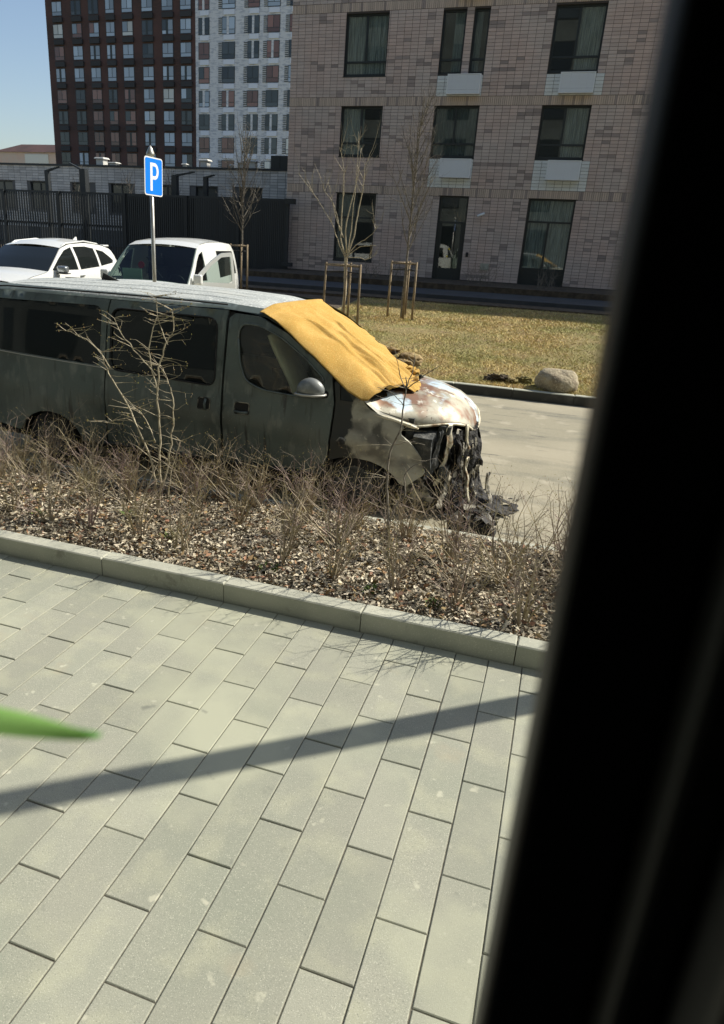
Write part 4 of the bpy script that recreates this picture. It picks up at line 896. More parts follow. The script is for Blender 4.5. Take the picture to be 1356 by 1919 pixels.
# windscreen under the towel, cowl
def ws(u, v, off=0.0):                # u: roof edge to cowl, v: near to far
    t = 2 * v - 1
    x = lerp([0, 1], [-2.66, -1.56], u) + .17 * (1 - t * t); z = 1.67 + (1.005 - 1.67) * (u ** .97) + (.045 - .035 * u) * (1 - t * t) + .02 * math.sin(math.pi * u)
    y = (.80 + .08 * u) * t
    return Vector((x - VO.x - .0, y, z - VO.z + off))
MB().grid(16, 20, lambda u, v: ws(u, v)).build('windscreen', 'carglassdark', VAN, True)
MB().grid(6, 24, lambda u, v: (lerp([0, 1], [-1.58, -1.50], u) + (.12 + .16 * u) * (1 - (2 * v - 1) ** 2) - VO.x, (2 * v - 1) * .84, .985 - .10 * abs(2 * v - 1) ** 3 - .04 * u - VO.z)).build('cowl', 'soot', VAN, True)
# hood
def hood(u, v):
    t = 2 * v - 1; at = abs(t)
    xb = -1.68 + (.27 + .13 * sstep(-.1, .5, t)) * (1 - at ** 2.2); xf = -.69 - .52 * at ** 3.0
    x = xb + (xf - xb) * u
    y = (.955 - .10 * u ** 2) * t * (1 - .10 * u * at)
    zb = 1.115 - .085 * t * t; s_ = (x + 1.62) / 1.05
    zc = lerp([-1.62, -1.4, -1.15, -.95, -.82, -.74, -.69], [1.06, 1.06, 1.03, .975, .895, .815, .71], x); ze = lerp([-1.62, -1.5, -1.3, -1.1, -.9, -.7, -.6], [1.015, .915, .85, .785, .725, .69, .69], x)
    z = ze + (zc - ze) * (1 - at ** 2.6) + .006 * noise.noise(Vector((x * 3, y * 3, 0)))
    z += .02 * math.exp(-((at - .58) / .07) ** 2) * (1 - u) - .035 * u ** 10
    return (x - VO.x, y, z - VO.z)
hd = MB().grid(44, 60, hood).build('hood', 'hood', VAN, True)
sl_ = hd.modifiers.new('thickness', 'SOLIDIFY'); sl_.thickness = .022; sl_.offset = -1
edge = [hood(1, k / 40) for k in range(41)]; MB().tube([tuple(Vector(p) + Vector((.004, 0, -.006))) for p in edge], .013, 6).build('hood_lip', 'radstrip', VAN, True)
for s in (-1, 1):       # bright bent lip between hood and fender
    e = [(x - VO.x, s * (hw(x, z) - .015), z - VO.z) for x, z in ((-1.62, .875), (-1.52, .885), (-1.42, .87), (-1.30, .845), (-1.20, .815), (-1.12, .79))]
    MB().tube(e, [.006, .016, .02, .017, .02, .008], 6).build('fender_lip', 'radstrip', VAN, True)
    MB().grid(10, 4, lambda u, v: (lerp([0, 1], [-1.62, -1.14], u) - VO.x, s * (lerp([0, 1], [.955, .85], u) - .03 * v), lerp([0, .3, 1], [1.005, .89, .79], u) + .02 * v - VO.z)).build('fender_top', 'bareside', VAN, True)
    # burnt indicator hole on the fender
    blob('indicator_remains', (-1.80 - VO.x, s * (hw(-1.8, .62) + .0), .62 - VO.z), (.045, .02, .04), 'char_pale', 3, .4, 3, 2, VAN)
# burnt engine bay
eb = MB(); eb.box((-1.25 - VO.x, -.78, .05 - VO.z), (-1.18 - VO.x, .78, .86 - VO.z)); eb.build('engine_bulkhead', 'engine', VAN)
def lump(name, a, b, mat, seed, amp=.02):
    bm = bmesh.new(); bmesh.ops.create_cube(bm, size=1); bmesh.ops.subdivide_edges(bm, edges=bm.edges[:], cuts=6, use_grid_fill=True)
    for v in bm.verts:
        p = Vector(((a[i] + b[i]) / 2 + v.co[i] * (b[i] - a[i]) for i in range(3))); v.co = p + amp * 2 * noise.noise_vector(p * 5 + Vector((seed, 0, 0)))
    me = bpy.data.meshes.new(name); bm.to_mesh(me); bm.free(); me.materials.append(M[mat]); return link(name, me, VAN)
def L_(x, y, z): return (x - VO.x, y - VO.y, z - VO.z)
lump('headlight_housing', L_(-1.15, 6.42, .42), L_(-.98, 6.72, .72), 'engine', 1)
lump('headlight_housing', L_(-1.15, 7.8, .42), L_(-.98, 8.1, .72), 'engine', 2)
lump('radiator', L_(-1.05, 6.80, .12), L_(-.95, 7.75, .70), 'engine', 3, .015)
lump('cross_member', L_(-.97, 6.62, .72), L_(-.86, 7.9, .79), 'engine', 4, .012)
lump('bumper_beam', L_(-.92, 6.6, .30), L_(-.84, 7.9, .42), 'engine', 5, .015)
lump('engine_block', L_(-1.18, 6.9, .1), L_(-1.0, 7.6, .6), 'engine', 6, .03)
# scorched upright strip and peeled panels behind the nose
def ribbon(name, pts, w0, w1, mat, seed, nx=10, wrk=.02, tdir=(0, 1, 0), parent=VAN, base=VO, sub=24, rag=.25):
    P = [Vector(p) for p in pts]; n = sub
    def c(u):
        k = u * (len(P) - 1); i = min(int(k), len(P) - 2); return P[i].lerp(P[i + 1], k - i)
    td = Vector(tdir).normalized(); r = random.Random(seed); jag = [r.uniform(-rag, rag) for _ in range(n)]
    def fn(u, v):
        w_ = w0 + (w1 - w0) * u; k = min(n - 1, int(u * (n - 1) + .5)); e = (2 * v - 1) * (1 + jag[k] * abs(2 * v - 1))
        p = c(u) + td * w_ / 2 * e; return tuple(p - base + wrk * 2.0 * noise.noise_vector(p * 9 + Vector((seed * 3.1, 0, 0))) + Vector((wrk * math.sin(v * 9 + seed + u * 3), 0, 0)))
    o = MB().grid(n, nx, fn).build(name, mat, parent, True); m_ = o.modifiers.new('thickness', 'SOLIDIFY'); m_.thickness = .006; return o
ribbon('radiator_support', [(-.88, 6.66, .80), (-.86, 6.66, .6), (-.90, 6.64, .4), (-.93, 6.62, .2)], .11, .06, 'radstrip', 1, wrk=.010, tdir=(.5, 1, 0))
ribbon('radiator_support', [(-.93, 6.55, .76), (-.95, 6.55, .5), (-1.0, 6.5, .3)], .05, .10, 'engine', 2, wrk=.012, tdir=(.5, 1, 0))
# collapsed bumper skin: hangs from the nose and slumps onto the road
def drape(u, v, seed=0):          # u: top to bottom, v: near side to far side round the nose
    y = 6.66 + 1.15 * v; xt = -.93 + .25 * math.sin(math.pi * min(1, .12 + v * .9)) ** .8
    fold = .030 * math.sin(v * 38 + 3 * noise.noise(Vector((v * 5, u * 2, 3)))) + .018 * math.sin(v * 83 + u * 6)
    fl = .10 * sstep(.62, 1, u) + .05 * math.sin(math.pi * u) ** 2
    x = xt + fl + fold * (.35 + u * 1.1) + .05 * noise.noise(Vector((u * 3, v * 6, seed)))
    yy = y + .02 * math.cos(v * 38) * u + .05 * noise.noise(Vector((u * 3.5, v * 5, 5 + seed))) - .10 * sstep(.6, 1, u) * (1 - v)
    z = .72 - (.74 + .045 * noise.noise(Vector((v * 14, 1, seed)))) * u + .03 * noise.noise(Vector((u * 8, v * 12, 9)))
    return tuple(Vector((x, yy, max(z, ROAD + .012))) - VO)
def torn(name, fn, nu, nv, mat, thr, seed, parent=VAN, th=.006):
    vs = [fn(i / (nu - 1), j / (nv - 1)) for i in range(nu) for j in range(nv)]; fs = []
    for i in range(nu - 1):
        for j in range(nv - 1):
            u, v = i / (nu - 1), j / (nv - 1)
            if noise.noise(Vector((u * 4.5 + seed, v * 13, seed))) + .25 * noise.noise(Vector((u * 14, v * 30, seed))) < thr(u, v): fs.append((i * nv + j, (i + 1) * nv + j, (i + 1) * nv + j + 1, i * nv + j + 1))
    o = MB().add(vs, fs).build(name, mat, parent, False); m_ = o.modifiers.new('thickness', 'SOLIDIFY'); m_.thickness = th; return o
torn('melted_bumper', drape, 60, 110, 'melt', lambda u, v: .42 - .25 * (1 - sstep(0, .5, u)) * (1 - sstep(.1, .35, v)), 2)
torn('melted_bumper', lambda u, v: tuple(Vector(drape(u, v, 4)) + Vector((-.07, 0, 0))), 50, 80, 'melt', lambda u, v: .22, 6)
torn('torn_bumper_skin', lambda u, v: tuple(Vector(drape(.10 + .85 * u, .02 + .32 * v, 0)) + Vector((.030, -.012, .0))), 50, 40, 'char_pale', lambda u, v: -.24, 9)
for q, (pts, a, b, mt) in enumerate([([(-.735, 6.84, .78), (-.72, 6.82, .66), (-.70, 6.80, .56)], .03, .02, 'radstrip'), ([(-.70, 6.84, .47), (-.69, 6.82, .34), (-.66, 6.78, .2), (-.62, 6.74, .06)], .045, .03, 'radstrip'),
        ([(-.86, 6.70, .34), (-.84, 6.62, .2), (-.86, 6.54, .02)], .09, .14, 'char_pale'), ([(-.50, 6.98, .30), (-.47, 6.95, .15), (-.42, 6.9, .0)], .07, .06, 'char_pale')]):
    ribbon('bumper_strip', pts, a, b, mt, q + 5, wrk=.012, sub=26, nx=8, tdir=(.25, 1, 0))
def heap(u, v):
    x = -.90 + .72 * u; y = 6.40 + .95 * v + .30 * u
    e = math.sin(math.pi * u) ** .6 * math.sin(math.pi * v) ** .6; p = Vector((x, y, ROAD + .006 + e * (.16 * (1 - u) + .03) * (1 + .9 * noise.noise(Vector((x * 6, y * 6, 1)))) + .02 * e * noise.noise(Vector((x * 22, y * 22, 2)))))
    p += Vector((.05 * noise.noise(Vector((v * 9, u, 1))), .07 * noise.noise(Vector((u * 8, v, 7))), 0)); return tuple(p - VO)
torn('melted_heap', heap, 60, 60, 'melt', lambda u, v: .75 - 2.6 * max(0, math.hypot((u - .42) * (1.0 if u < .42 else .85), (v - .5 + .22 * (u - .4)) * (1 + .9 * u)) - .22), 3)
ribbon('fender_liner', [(-1.25, 6.42, .42), (-1.15, 6.45, .30), (-1.08, 6.5, .15), (-1.05, 6.5, .02)], .22, .16, 'char_pale', 9, wrk=.02, tdir=(1, .3, 0))
# wheels, burnt down to sagging rims
for cx in (WR, WF):
    for s in (-1, 1):
        wh = bpy.data.objects.new('wheel', None); COL.objects.link(wh); wh.parent = VAN; wh.location = (cx[0] - VO.x, s * .86, .205 - VO.z)
        MB().tube([(0, -.11, 0), (0, -.10, 0), (0, .10, 0), (0, .11, 0)], [.24, .285, .285, .24], 28).build('tyre', 'soot', wh, True)
        r_ = MB(); r_.tube([(0, s * .112, 0), (0, s * .118, 0)], [.19, .17], 20); [r_.tube([(0, s * .125, 0), (.19 * math.cos(a), s * .118, .19 * math.sin(a))], .018, 5) for a in [k * math.pi * 2 / 6 for k in range(6)]]; r_.build('rim', 'engine', wh)
    MB().grid(14, 4, lambda u, v: (cx[0] + .42 * math.cos(math.pi * u) - VO.x, (-.9 + .5 * v), .17 + .36 * math.sin(math.pi * u) - VO.z)).build('wheel_arch_liner', 'soot', VAN, True)

# ---- yellow towel over the windscreen
TWL = Vector((-2.0, 7.26, 1.3))
def towel(u, v):
    t = 2 * v - 1
    uu = u * (1.0 + .10 * math.exp(-((v - .42) / .2) ** 2)) - .04
    p = ws(max(0, min(uu, 1.15)), .02 + .96 * v) + VO
    if uu > 1: p = ws(1, .02 + .96 * v) + VO + Vector((1.0 * (uu - 1), 0, -.25 * (uu - 1) + .045 * math.sin(math.pi * min(1, (uu - 1) / .16))))
    if uu < 0: p = ws(0, .02 + .96 * v) + VO + Vector((uu * .9, 0, -uu * .30 + .012))
    # far edge bunched up, front end puckered
    wr = .022 * (.5 + .5 * math.sin(v * 26 + u * 7 + 2 * noise.noise(Vector((u * 3, v * 3, 0))))) * sstep(.12, .5, u) * (1 - sstep(.30, .55, v))
    wr += .030 * math.exp(-((v - .40 + .18 * u - .02) / .022) ** 2) * sstep(.30, .45, u) * (1 - sstep(.78, .9, u))
    wr += .020 * math.exp(-((v - .22 + .05 * u) / .02) ** 2) * sstep(.2, .4, u)
    wr += .05 * abs(noise.noise(Vector((u * 5, v * 16, 2)))) * sstep(.6, .95, u) + .07 * abs(noise.noise(Vector((u * 9, v * 9, 4)))) * sstep(.74, .96, v) * sstep(.35, .8, u)
    wr *= 1.35
    for (v0, sl, u0, u1, hgt, wdt) in ((.44, -.17, .22, .80, .060, .020), (.27, -.10, .30, .95, .050, .016), (.17, .02, .15, .7, .040, .013), (.36, .02, .62, 1.0, .035, .014), (.60, .05, .6, .95, .03, .016)):
        q = (v - (v0 + sl * (u - .5) + .012 * math.sin(u * 9 + v0 * 30))) / wdt; hgt *= .8; fd = sstep(u0, u0 + .12, u) * (1 - sstep(u1 - .12, u1, u))
        wr += hgt * fd * (math.exp(-q * q) if q > 0 else math.exp(-q * q * 5)) * (.5 + .5 * noise.noise(Vector((u * 5, v0 * 9, 1))))
    wr += 0; wr += .016 * noise.noise(Vector((u * 7, v * 9, 9))) + .028 * abs(noise.noise(Vector((u * 2.2 + v * 3, v * 7 - u * 2, 6)))) + .012
    near = 0; wr = .014 + (wr - .014) * sstep(-.02, .22, u); p.y -= near * .55; p.z += wr - near * .5
    p.x += .012 * noise.noise(Vector((u * 4, v * 4, 1)))
    if v > .9: p.y += .05 * sstep(.9, 1, v)
    p.z += .03 * (1 - sstep(.1, .3, v)) * sstep(.0, .25, u)
    if v < .13:                      # turned down over the pillar
        x = p.x; zp = lerp([a[0] for a in ap], [a[1] for a in ap], x) + .015 - (.045 + .02 * noise.noise(Vector((u * 6, 0, 8)))) * sstep(.1, .3, u)
        E = Vector((x + .02, VO.y - hw(min(x, -1.66), max(zp, .9)) - .022, zp)); k = 1 - v / .13; p = p.lerp(E, k ** 1.3); p.z += .024 * math.sin(math.pi * k) * sstep(0, .2, u)
    return p
def drap(u, v):
    # outline: keeps off the near front corner and the far front corner
    umax = .985 + .06 * sstep(0, .12, v) + .10 * math.exp(-((v - .24) / .13) ** 2) - .02 * sstep(.45, .6, v) + .03 * noise.noise(Vector((v * 9, 0, 3)))
    if v > .62: umax -= .42 * sstep(.62, .95, v)
    umin = lerp([0, .1, .5, .8, 1], [-.07, -.07, -.02, .01, .02], v)
    return tuple(towel(umin + (umax - umin) * u, v) - TWL)
TW_ = thing('yellow_towel', 'mustard yellow towel spread over the windscreen of the burnt van', 'towel', TWL)
o = MB().grid(130, 130, drap).build('cloth', 'towel', TW_, True); m_ = o.modifiers.new('thickness', 'SOLIDIFY'); m_.thickness = .005; m_.offset = 1
# crumpled corners of the towel
def crump(name, c, r, seed, mat, par, amp=.35):
    bm = bmesh.new(); bmesh.ops.create_icosphere(bm, subdivisions=4, radius=1)
    for v in bm.verts:
        q = v.co.copy(); rg = 1 - abs(noise.noise(q * 2.3 + Vector((seed, 0, 0)))) * 2; d = 1 + amp * (rg - .5) + .12 * noise.noise(q * 7)
        v.co = Vector((q.x * r[0] * d, q.y * r[1] * d, q.z * r[2] * d))
    me = bpy.data.meshes.new(name); bm.to_mesh(me); bm.free(); me.materials.append(M[mat]); me.polygons.foreach_set('use_smooth', [True] * len(me.polygons)); return link(name, me, par, c)
crump('crumpled_corner', (-1.50 + 2.0, 7.60 - 7.26, 1.095 - 1.3), (.10, .09, .045), 2, 'towel', TW_, .6)
crump('crumpled_corner', (-1.60 + 2.0, 7.70 - 7.26, 1.14 - 1.3), (.11, .06, .05), 5, 'towel_brown', TW_, .6)
crump('crumpled_corner', (-1.82 + 2.0, 7.85 - 7.26, 1.25 - 1.3), (.14, .06, .04), 8, 'towel_brown', TW_, .6)
rg = thing('scorched_rag', 'scorched brown rag bundled at the far front corner of the windscreen', 'rag', (-1.56, 7.93, 1.155))
crump('bundle', (0, 0, 0), (.13, .10, .075), 12, 'towel_brown', rg, .35)
# debris on the road by the nose
def debris(x, y, s, rz, lb, seed):
    t = thing('charred_debris', lb, 'debris', (x, y, ROAD), 'charred pieces on the road by the van nose', rz)
    bm = bmesh.new(); bmesh.ops.create_cube(bm, size=1); bmesh.ops.subdivide_edges(bm, edges=bm.edges[:], cuts=4, use_grid_fill=True)
    for v in bm.verts: v.co = Vector((v.co.x * s, v.co.y * s * .7, (v.co.z + .5) * s * .8)) + .035 * noise.noise_vector(v.co * 2.5 + Vector((seed, 0, 0)))
    for v in bm.verts: v.co.z = max(v.co.z, .002)
    me = bpy.data.meshes.new('chunk'); bm.to_mesh(me); bm.free(); me.materials.append(M['melt']); link('chunk', me, t)
    mb = MB(); h = s * .8; w_ = s * .55
    mb.add([(-w_, -w_ * .6, h * .7), (0, -w_ * .7, h * 1.25), (w_, -w_ * .6, h * .75), (w_ * .9, w_ * .6, h * .8), (0, w_ * .7, h * 1.3), (-w_, w_ * .6, h * .75)], [(0, 1, 4, 5), (1, 2, 3, 4)]); o = mb.build('ash_flap', 'char_pale', t)
    o.modifiers.new('t', 'SOLIDIFY').thickness = .006
debris(-.64, 6.30, .17, .5, 'charred block with a pale folded flap nearest the bed kerb', 1)
debris(-.42, 6.24, .20, -.3, 'larger charred block with a peaked pale top right of the other', 4)
debris(-.44, 6.56, .15, .9, 'flat charred scrap behind the two blocks', 7)
debris(-.60, 6.60, .16, 1.9, 'small charred lump under the melted bumper', 9)

# ---- white cars, nose towards the road
def car(name, label, cat, loc, rz, W, prof, sidep, wins_, hwf, wheels, extra, roofcol='carwhite', gl='carglass', crown=.05):
    """prof: centreline (x, z, kind) front to back; sidep: side outline; wins_: list of (poly, hole-owner)"""
    t = thing(name, label, cat, loc, None, rz)
    for s in (-1, 1):
        sf = lambda x, z, s=s: (x, s * hwf(x, z), z); sg = lambda x, z, s=s: (x, s * (hwf(x, z) - .012), z)
        patch('side_panel', sidep, sf, 'carwhite', t, [w_[0] for w_ in wins_], inward=(0, -s, 0), step=.10)
        for poly, g_ in wins_: patch('side_window', shrink(poly, -.006), sg, g_, t, flange=0, soft=0)
    ks = sorted(set(p[2] for p in prof)); names = {0: ('front_panel', 'carwhite'), 1: ('hood', 'carwhite'), 2: ('windscreen', gl), 3: ('roof', roofcol), 4: ('rear_window', gl), 5: ('rear_panel', 'carwhite')}
    for k in ks:
        seg = [p for i, p in enumerate(prof) if p[2] == k or (i > 0 and prof[i - 1][2] == k)]
        xs_ = np.linspace(0, 1, len(seg)); n = 6 * len(seg)
        def f(u, v):
            x = float(np.interp(u, xs_, [p[0] for p in seg])); z = float(np.interp(u, xs_, [p[1] for p in seg])); tt = 2 * v - 1; w_ = hwf(x, z) - .004
            cr = crown * (1 - tt * tt) * (1 if k in (1, 3) else .0); dx = (.10 if k in (0, 2) else -.06 if k in (4, 5) else .0) * (1 - tt * tt)
            return (x + dx + (0.0), w_ * tt, z + cr)
        MB().grid(n, 17, f).build(names[k][0], names[k][1], t, True)
    for cx, r in wheels:
        for s in (-1, 1):
            wh = bpy.data.objects.new('wheel', None); COL.objects.link(wh); wh.parent = t; wh.location = (cx, s * (W - .12), r)
            MB().tube([(0, -.1, 0), (0, -.09, 0), (0, .09, 0), (0, .1, 0)], [r * .86, r, r, r * .86], 26).build('tyre', 'tyre', wh, True)
            MB().tube([(0, s * .101, 0), (0, s * .106, 0)], [r * .62, r * .55], 18).build('rim', 'rim', wh)
    MB().box((-.5, -W + .1, .3), (0, W - .1, .32))
    extra(t); return t
# compact van with its driver door open
def hw1(x, z): return lerp([0, .4, .9, 1.1, 1.4, 1.72, 1.83], [.80, .89, .90, .88, .83, .755, .70], z) - (.10 * max(0, (x - 1.45) / .55) ** 2) - .05 * max(0, (-1.6 - x) / .6) ** 2
cprof = [(2.12, .25, 0), (2.16, .62, 0), (2.05, .84, 1), (1.7, .98, 1), (1.32, 1.06, 2), (1.0, 1.30, 2), (.72, 1.52, 2), (.44, 1.72, 3), (.15, 1.80, 3), (-.4, 1.84, 3), (-1.2, 1.84, 3), (-1.9, 1.80, 4), (-2.1, 1.62, 4), (-2.2, 1.1, 5), (-2.24, .6, 5), (-2.22, .3, 5)]
cside = [(2.1, .26), (2.14, .62), (2.03, .82), (1.68, .96), (1.32, 1.05), (1.0, 1.29), (.72, 1.51), (.44, 1.71), (.15, 1.79), (-.4, 1.83), (-1.2, 1.83), (-1.88, 1.79), (-2.08, 1.62), (-2.18, 1.1), (-2.2, .6), (-2.18, .3), (-1.75, .28), (-1.7, .5), (-1.5, .68), (-1.3, .7), (-1.1, .66), (-.95, .5), (-.9, .26), (.95, .26), (1.0, .5), (1.15, .66), (1.35, .7), (1.55, .66), (1.72, .5), (1.78, .26)]
w1 = [([(1.0, 1.12), (.62, 1.47), (.42, 1.60), (.18, 1.66), (.15, 1.08)], 'carglass'), ([(-.70, 1.66), (-1.86, 1.64), (-1.98, 1.15), (-.70, 1.10)], 'carglassdark')]
def ex1(t):
    MB().box((-1.9, -.7, .3), (1.2, .7, .36)).build('floor', 'interior', t)
    bevel(MB().box((.9, -.75, .85), (1.25, .75, 1.04)).build('dashboard', 'interior', t), .04)
    for y in (-.38, .38):
        bevel(MB().box((-.15, y - .22, .5), (.35, y + .22, .68)).build('seat_cushion', 'interior', t), .04); bevel(MB().box((-.3, y - .22, .66), (-.15, y + .22, 1.3)).build('seat_backrest', 'interior', t), .04); bevel(MB().box((-.27, y - .12, 1.34), (-.17, y + .12, 1.5)).build('headrest', 'interior', t), .03)
    MB().box((-.55, -.72, .36), (-.5, .72, 1.7)).build('partition', 'interior', t)
    st_ = MB(); st_.tube([(.62 + .05 * math.sin(a), .38 + .18 * math.cos(a), 1.02 + .17 * math.sin(a)) for a in [k * math.pi / 8 for k in range(17)]], .014, 6); st_.build('steering_wheel', 'blackplastic', t, True)
    for k in range(5): MB().tube([(-.1 - .0, -.5 + .25 * k, 1.853 - .02 * abs(k - 2)), (-1.7, -.5 + .25 * k, 1.853 - .02 * abs(k - 2))], .008, 5).build('roof_rib', 'carwhite', t, True)
    MB().box((-.02, -.03, .0), (.02, .03, .09)).build('mirror_inside', 'blackplastic', t, loc=(.55, 0, 1.5))
    # papers and a red sticker behind the windscreen
    for (x, y, z, m_) in ((1.0, -.42, 1.15, 'pane_white'),): MB().box((x, y - .22, z - .1), (x + .01, y + .2, z + .14)).build('paper_sheet', mk('pale_green_sheet', (.50, .75, .58), .7), t)
    MB().tube([(.84, -.30, 1.36), (.85, -.30, 1.36)], .07, 14).build('round_sticker', 'redlamp', t)
    # driver door swung open on the +y side
    d = bpy.data.objects.new('open_door', None); COL.objects.link(d); d.parent = t; d.location = (1.02, .88, 0); d.rotation_euler.z = math.radians(-48)
    outer = [(0, .32), (0, 1.02), (-.02, 1.14), (-.38, 1.50), (-.62, 1.66), (-.86, 1.68), (-.93, 1.0), (-.90, .35)]; inner = [(-.10, 1.10), (-.40, 1.42), (-.62, 1.58), (-.82, 1.60), (-.86, 1.08)]
    patch('door_panel', outer, lambda x, z: (x, .02 - .05 * max(0, z - 1.05), z), 'carwhite', d, [inner], inward=(0, -1, 0), flange=.05, step=.1)
    patch('door_lining', shrink(outer, .03), lambda x, z: (x, -.025 - .05 * max(0, z - 1.05), z), mk('pale_door_lining', (.42, .52, .47), .6), d, [shrink(inner, -.01)], inward=(0, 1, 0), flange=.01, step=.1)
    patch('door_window', shrink(inner, -.01), lambda x, z: (x, -.0 - .05 * max(0, z - 1.05), z), 'carglass', d, flange=0)
    for s in (-1, 1): bevel(MB().box((0, -.09, 0), (.12, .09, .2)).build('wing_mirror', 'carwhite', t, loc=(1.0, s * 1.0, 1.05)), .04, 3)
    for s in (-1, 1): bevel(MB().box((2.0, s * .62 - .16, .68), (2.17, s * .62 + .16, .86)).build('headlight', 'chrome', t), .04)
    MB().tube([(.95, .2, 1.13), (.55, -.3, 1.50)], .01, 5).build('wiper', 'blackplastic', t)
car('white_small_van', 'white compact panel van with its driver door standing open behind the burnt van', 'van', (-8.22, 14.52, .27), math.radians(-90 + 7.5), .9, cprof, cside, w1, hw1, [(1.36, .32), (-1.33, .32)], ex1)
# white crossover
def hw2(x, z): return lerp([0, .4, .9, 1.05, 1.35, 1.6, 1.7], [.82, .92, .925, .90, .80, .68, .62], z) - (.16 * max(0, (x - 1.4) / .8) ** 2) - .10 * max(0, (-1.7 - x) / .6) ** 2
sprof = [(2.22, .3, 0), (2.25, .65, 0), (2.12, .88, 1), (1.7, 1.0, 1), (1.12, 1.08, 2), (.7, 1.34, 2), (.32, 1.55, 3), (-.1, 1.65, 3), (-.8, 1.68, 3), (-1.5, 1.62, 3), (-1.95, 1.52, 4), (-2.2, 1.12, 5), (-2.28, .8, 5), (-2.25, .35, 5)]
sside = [(2.2, .3), (2.22, .65), (2.1, .86), (1.7, .99), (1.12, 1.07), (.7, 1.32), (.32, 1.53), (-.1, 1.62), (-.8, 1.65), (-1.5, 1.60), (-1.93, 1.50), (-2.18, 1.12), (-2.26, .8), (-2.22, .35), (-1.75, .3), (-1.7, .55), (-1.5, .72), (-1.3, .76), (-1.1, .72), (-.93, .55), (-.9, .3), (.98, .3), (1.02, .55), (1.2, .72), (1.4, .76), (1.6, .72), (1.77, .55), (1.8, .3)]
w2 = [([(.95, 1.10), (.55, 1.34), (.20, 1.50), (-.12, 1.565), (-.12, 1.08)], 'carglassdark'), ([(-.22, 1.08), (-.22, 1.57), (-.75, 1.575), (-1.10, 1.53), (-1.10, 1.12)], 'carglassdark'), ([(-1.19, 1.13), (-1.19, 1.51), (-1.50, 1.46), (-1.86, 1.25), (-1.80, 1.19)], 'carglassdark')]
def ex2(t):
    for s in (-1, 1):
        MB().tube([(.22, s * .64, 1.56), (.0, s * .645, 1.64), (-.8, s * .64, 1.69), (-1.45, s * .62, 1.63), (-1.6, s * .60, 1.57)], .018, 6).build('roof_rail', 'carwhite', t, True)
        mr = bevel(MB().box((-.09, -.12, -.07), (.09, .12, .08)).build('wing_mirror', 'chrome', t, loc=(.78, s * 1.04, 1.12)), .055, 4)
        MB().box((-.10, -.10, -.09), (.08, .13, -.071)).build('mirror_base', 'blackplastic', mr)
        bevel(MB().box((-.30, s * .93 - .02, .93), (-.12, s * .93 + .02, .96)).build('door_handle', 'chrome', t), .01); bevel(MB().box((-1.22, s * .93 - .02, .95), (-1.05, s * .93 + .02, .98)).build('door_handle', 'chrome', t), .01)
        MB().tube([(-2.05, s * .80, 1.0), (-2.0, s * .84, 1.0)], .1, 12).build('tail_lamp', 'blackplastic', t)
    MB().add([(-1.35, -.015, 1.66), (-1.35, .015, 1.66), (-1.6, .0, 1.66), (-1.58, .0, 1.76), (-1.52, .0, 1.76)], [(0, 1, 4), (1, 2, 3, 4), (2, 0, 4, 3)]).build('antenna_fin', 'carwhite', t)
    bevel(MB().box((-2.12, -.58, 1.56), (-1.86, .58, 1.60)).build('spoiler', 'carwhite', t), .015)
    MB().box((-1.9, -.7, .35), (1.1, .7, .40)).build('floor', 'interior', t); bevel(MB().box((.8, -.75, .85), (1.1, .75, 1.05)).build('dashboard', 'interior', t), .04)
car('white_crossover', 'white crossover car with roof rails parked left of the compact white van', 'car', (-11.75, 14.75, .27), math.radians(-90 + 5), .92, sprof, sside, w2, hw2, [(1.4, .34), (-1.33, .34)], ex2, gl='carglassdark')

# ------------------------------------------------------------------ parking sign
PSN = thing('parking_sign', 'blue and white parking sign on a galvanised pole in front of the white cars', 'sign', (-7.45, 12.55, ROAD))
MB().tube([(.0, 0, 0), (-.02, 0, 3.62)], .036, 12).build('pole', 'galv', PSN, True)
MB().tube([(-.02, 0, 3.60), (-.02, 0, 3.64), (-.02, 0, 3.66), (-.02, 0, 3.74), (-.02, 0, 3.79)], [.045, .075, .075, .04, .012], 12).build('pole_cap', 'galv', PSN, True)
ph = math.radians(-5)         # direction the plate faces
def SP(a, b, off):                  # a: across the plate, b: height
    nrm = Vector((math.cos(ph), math.sin(ph), 0)); tg = Vector((-math.sin(ph), math.cos(ph), 0)); tl = math.radians(-1.5)
    a2 = a * math.cos(tl) - b * math.sin(tl); b2 = a * math.sin(tl) + b * math.cos(tl)
    return tuple(nrm * (.05 + off) + tg * a2 + Vector((-.02, 0, 3.285 + b2)))
def rrect(w_, h, r, n=5):
    P = []
    for cx, cy, a0 in ((w_ - r, h - r, 0), (-w_ + r, h - r, 90), (-w_ + r, -h + r, 180), (w_ - r, -h + r, 270)):
        P += [(cx + r * math.cos(math.radians(a0 + 90 * k / n)), cy + r * math.sin(math.radians(a0 + 90 * k / n))) for k in range(n + 1)]
    return P
def slab(name, P, o0, o1, mat, par):
    n = len(P); mb = MB().add([SP(a, b, o1) for a, b in P] + [SP(a, b, o0) for a, b in P], [tuple(range(n)), tuple(range(2 * n - 1, n - 1, -1))] + [(i, i + n, (i + 1) % n + n, (i + 1) % n) for i in range(n)]); return mb.build(name, mat, par)
pl = slab('plate', rrect(.27, .315, .05), 0, .008, 'signwhite', PSN)
slab('blue_field', rrect(.25, .295, .04), .0085, .0105, 'signblue', pl)
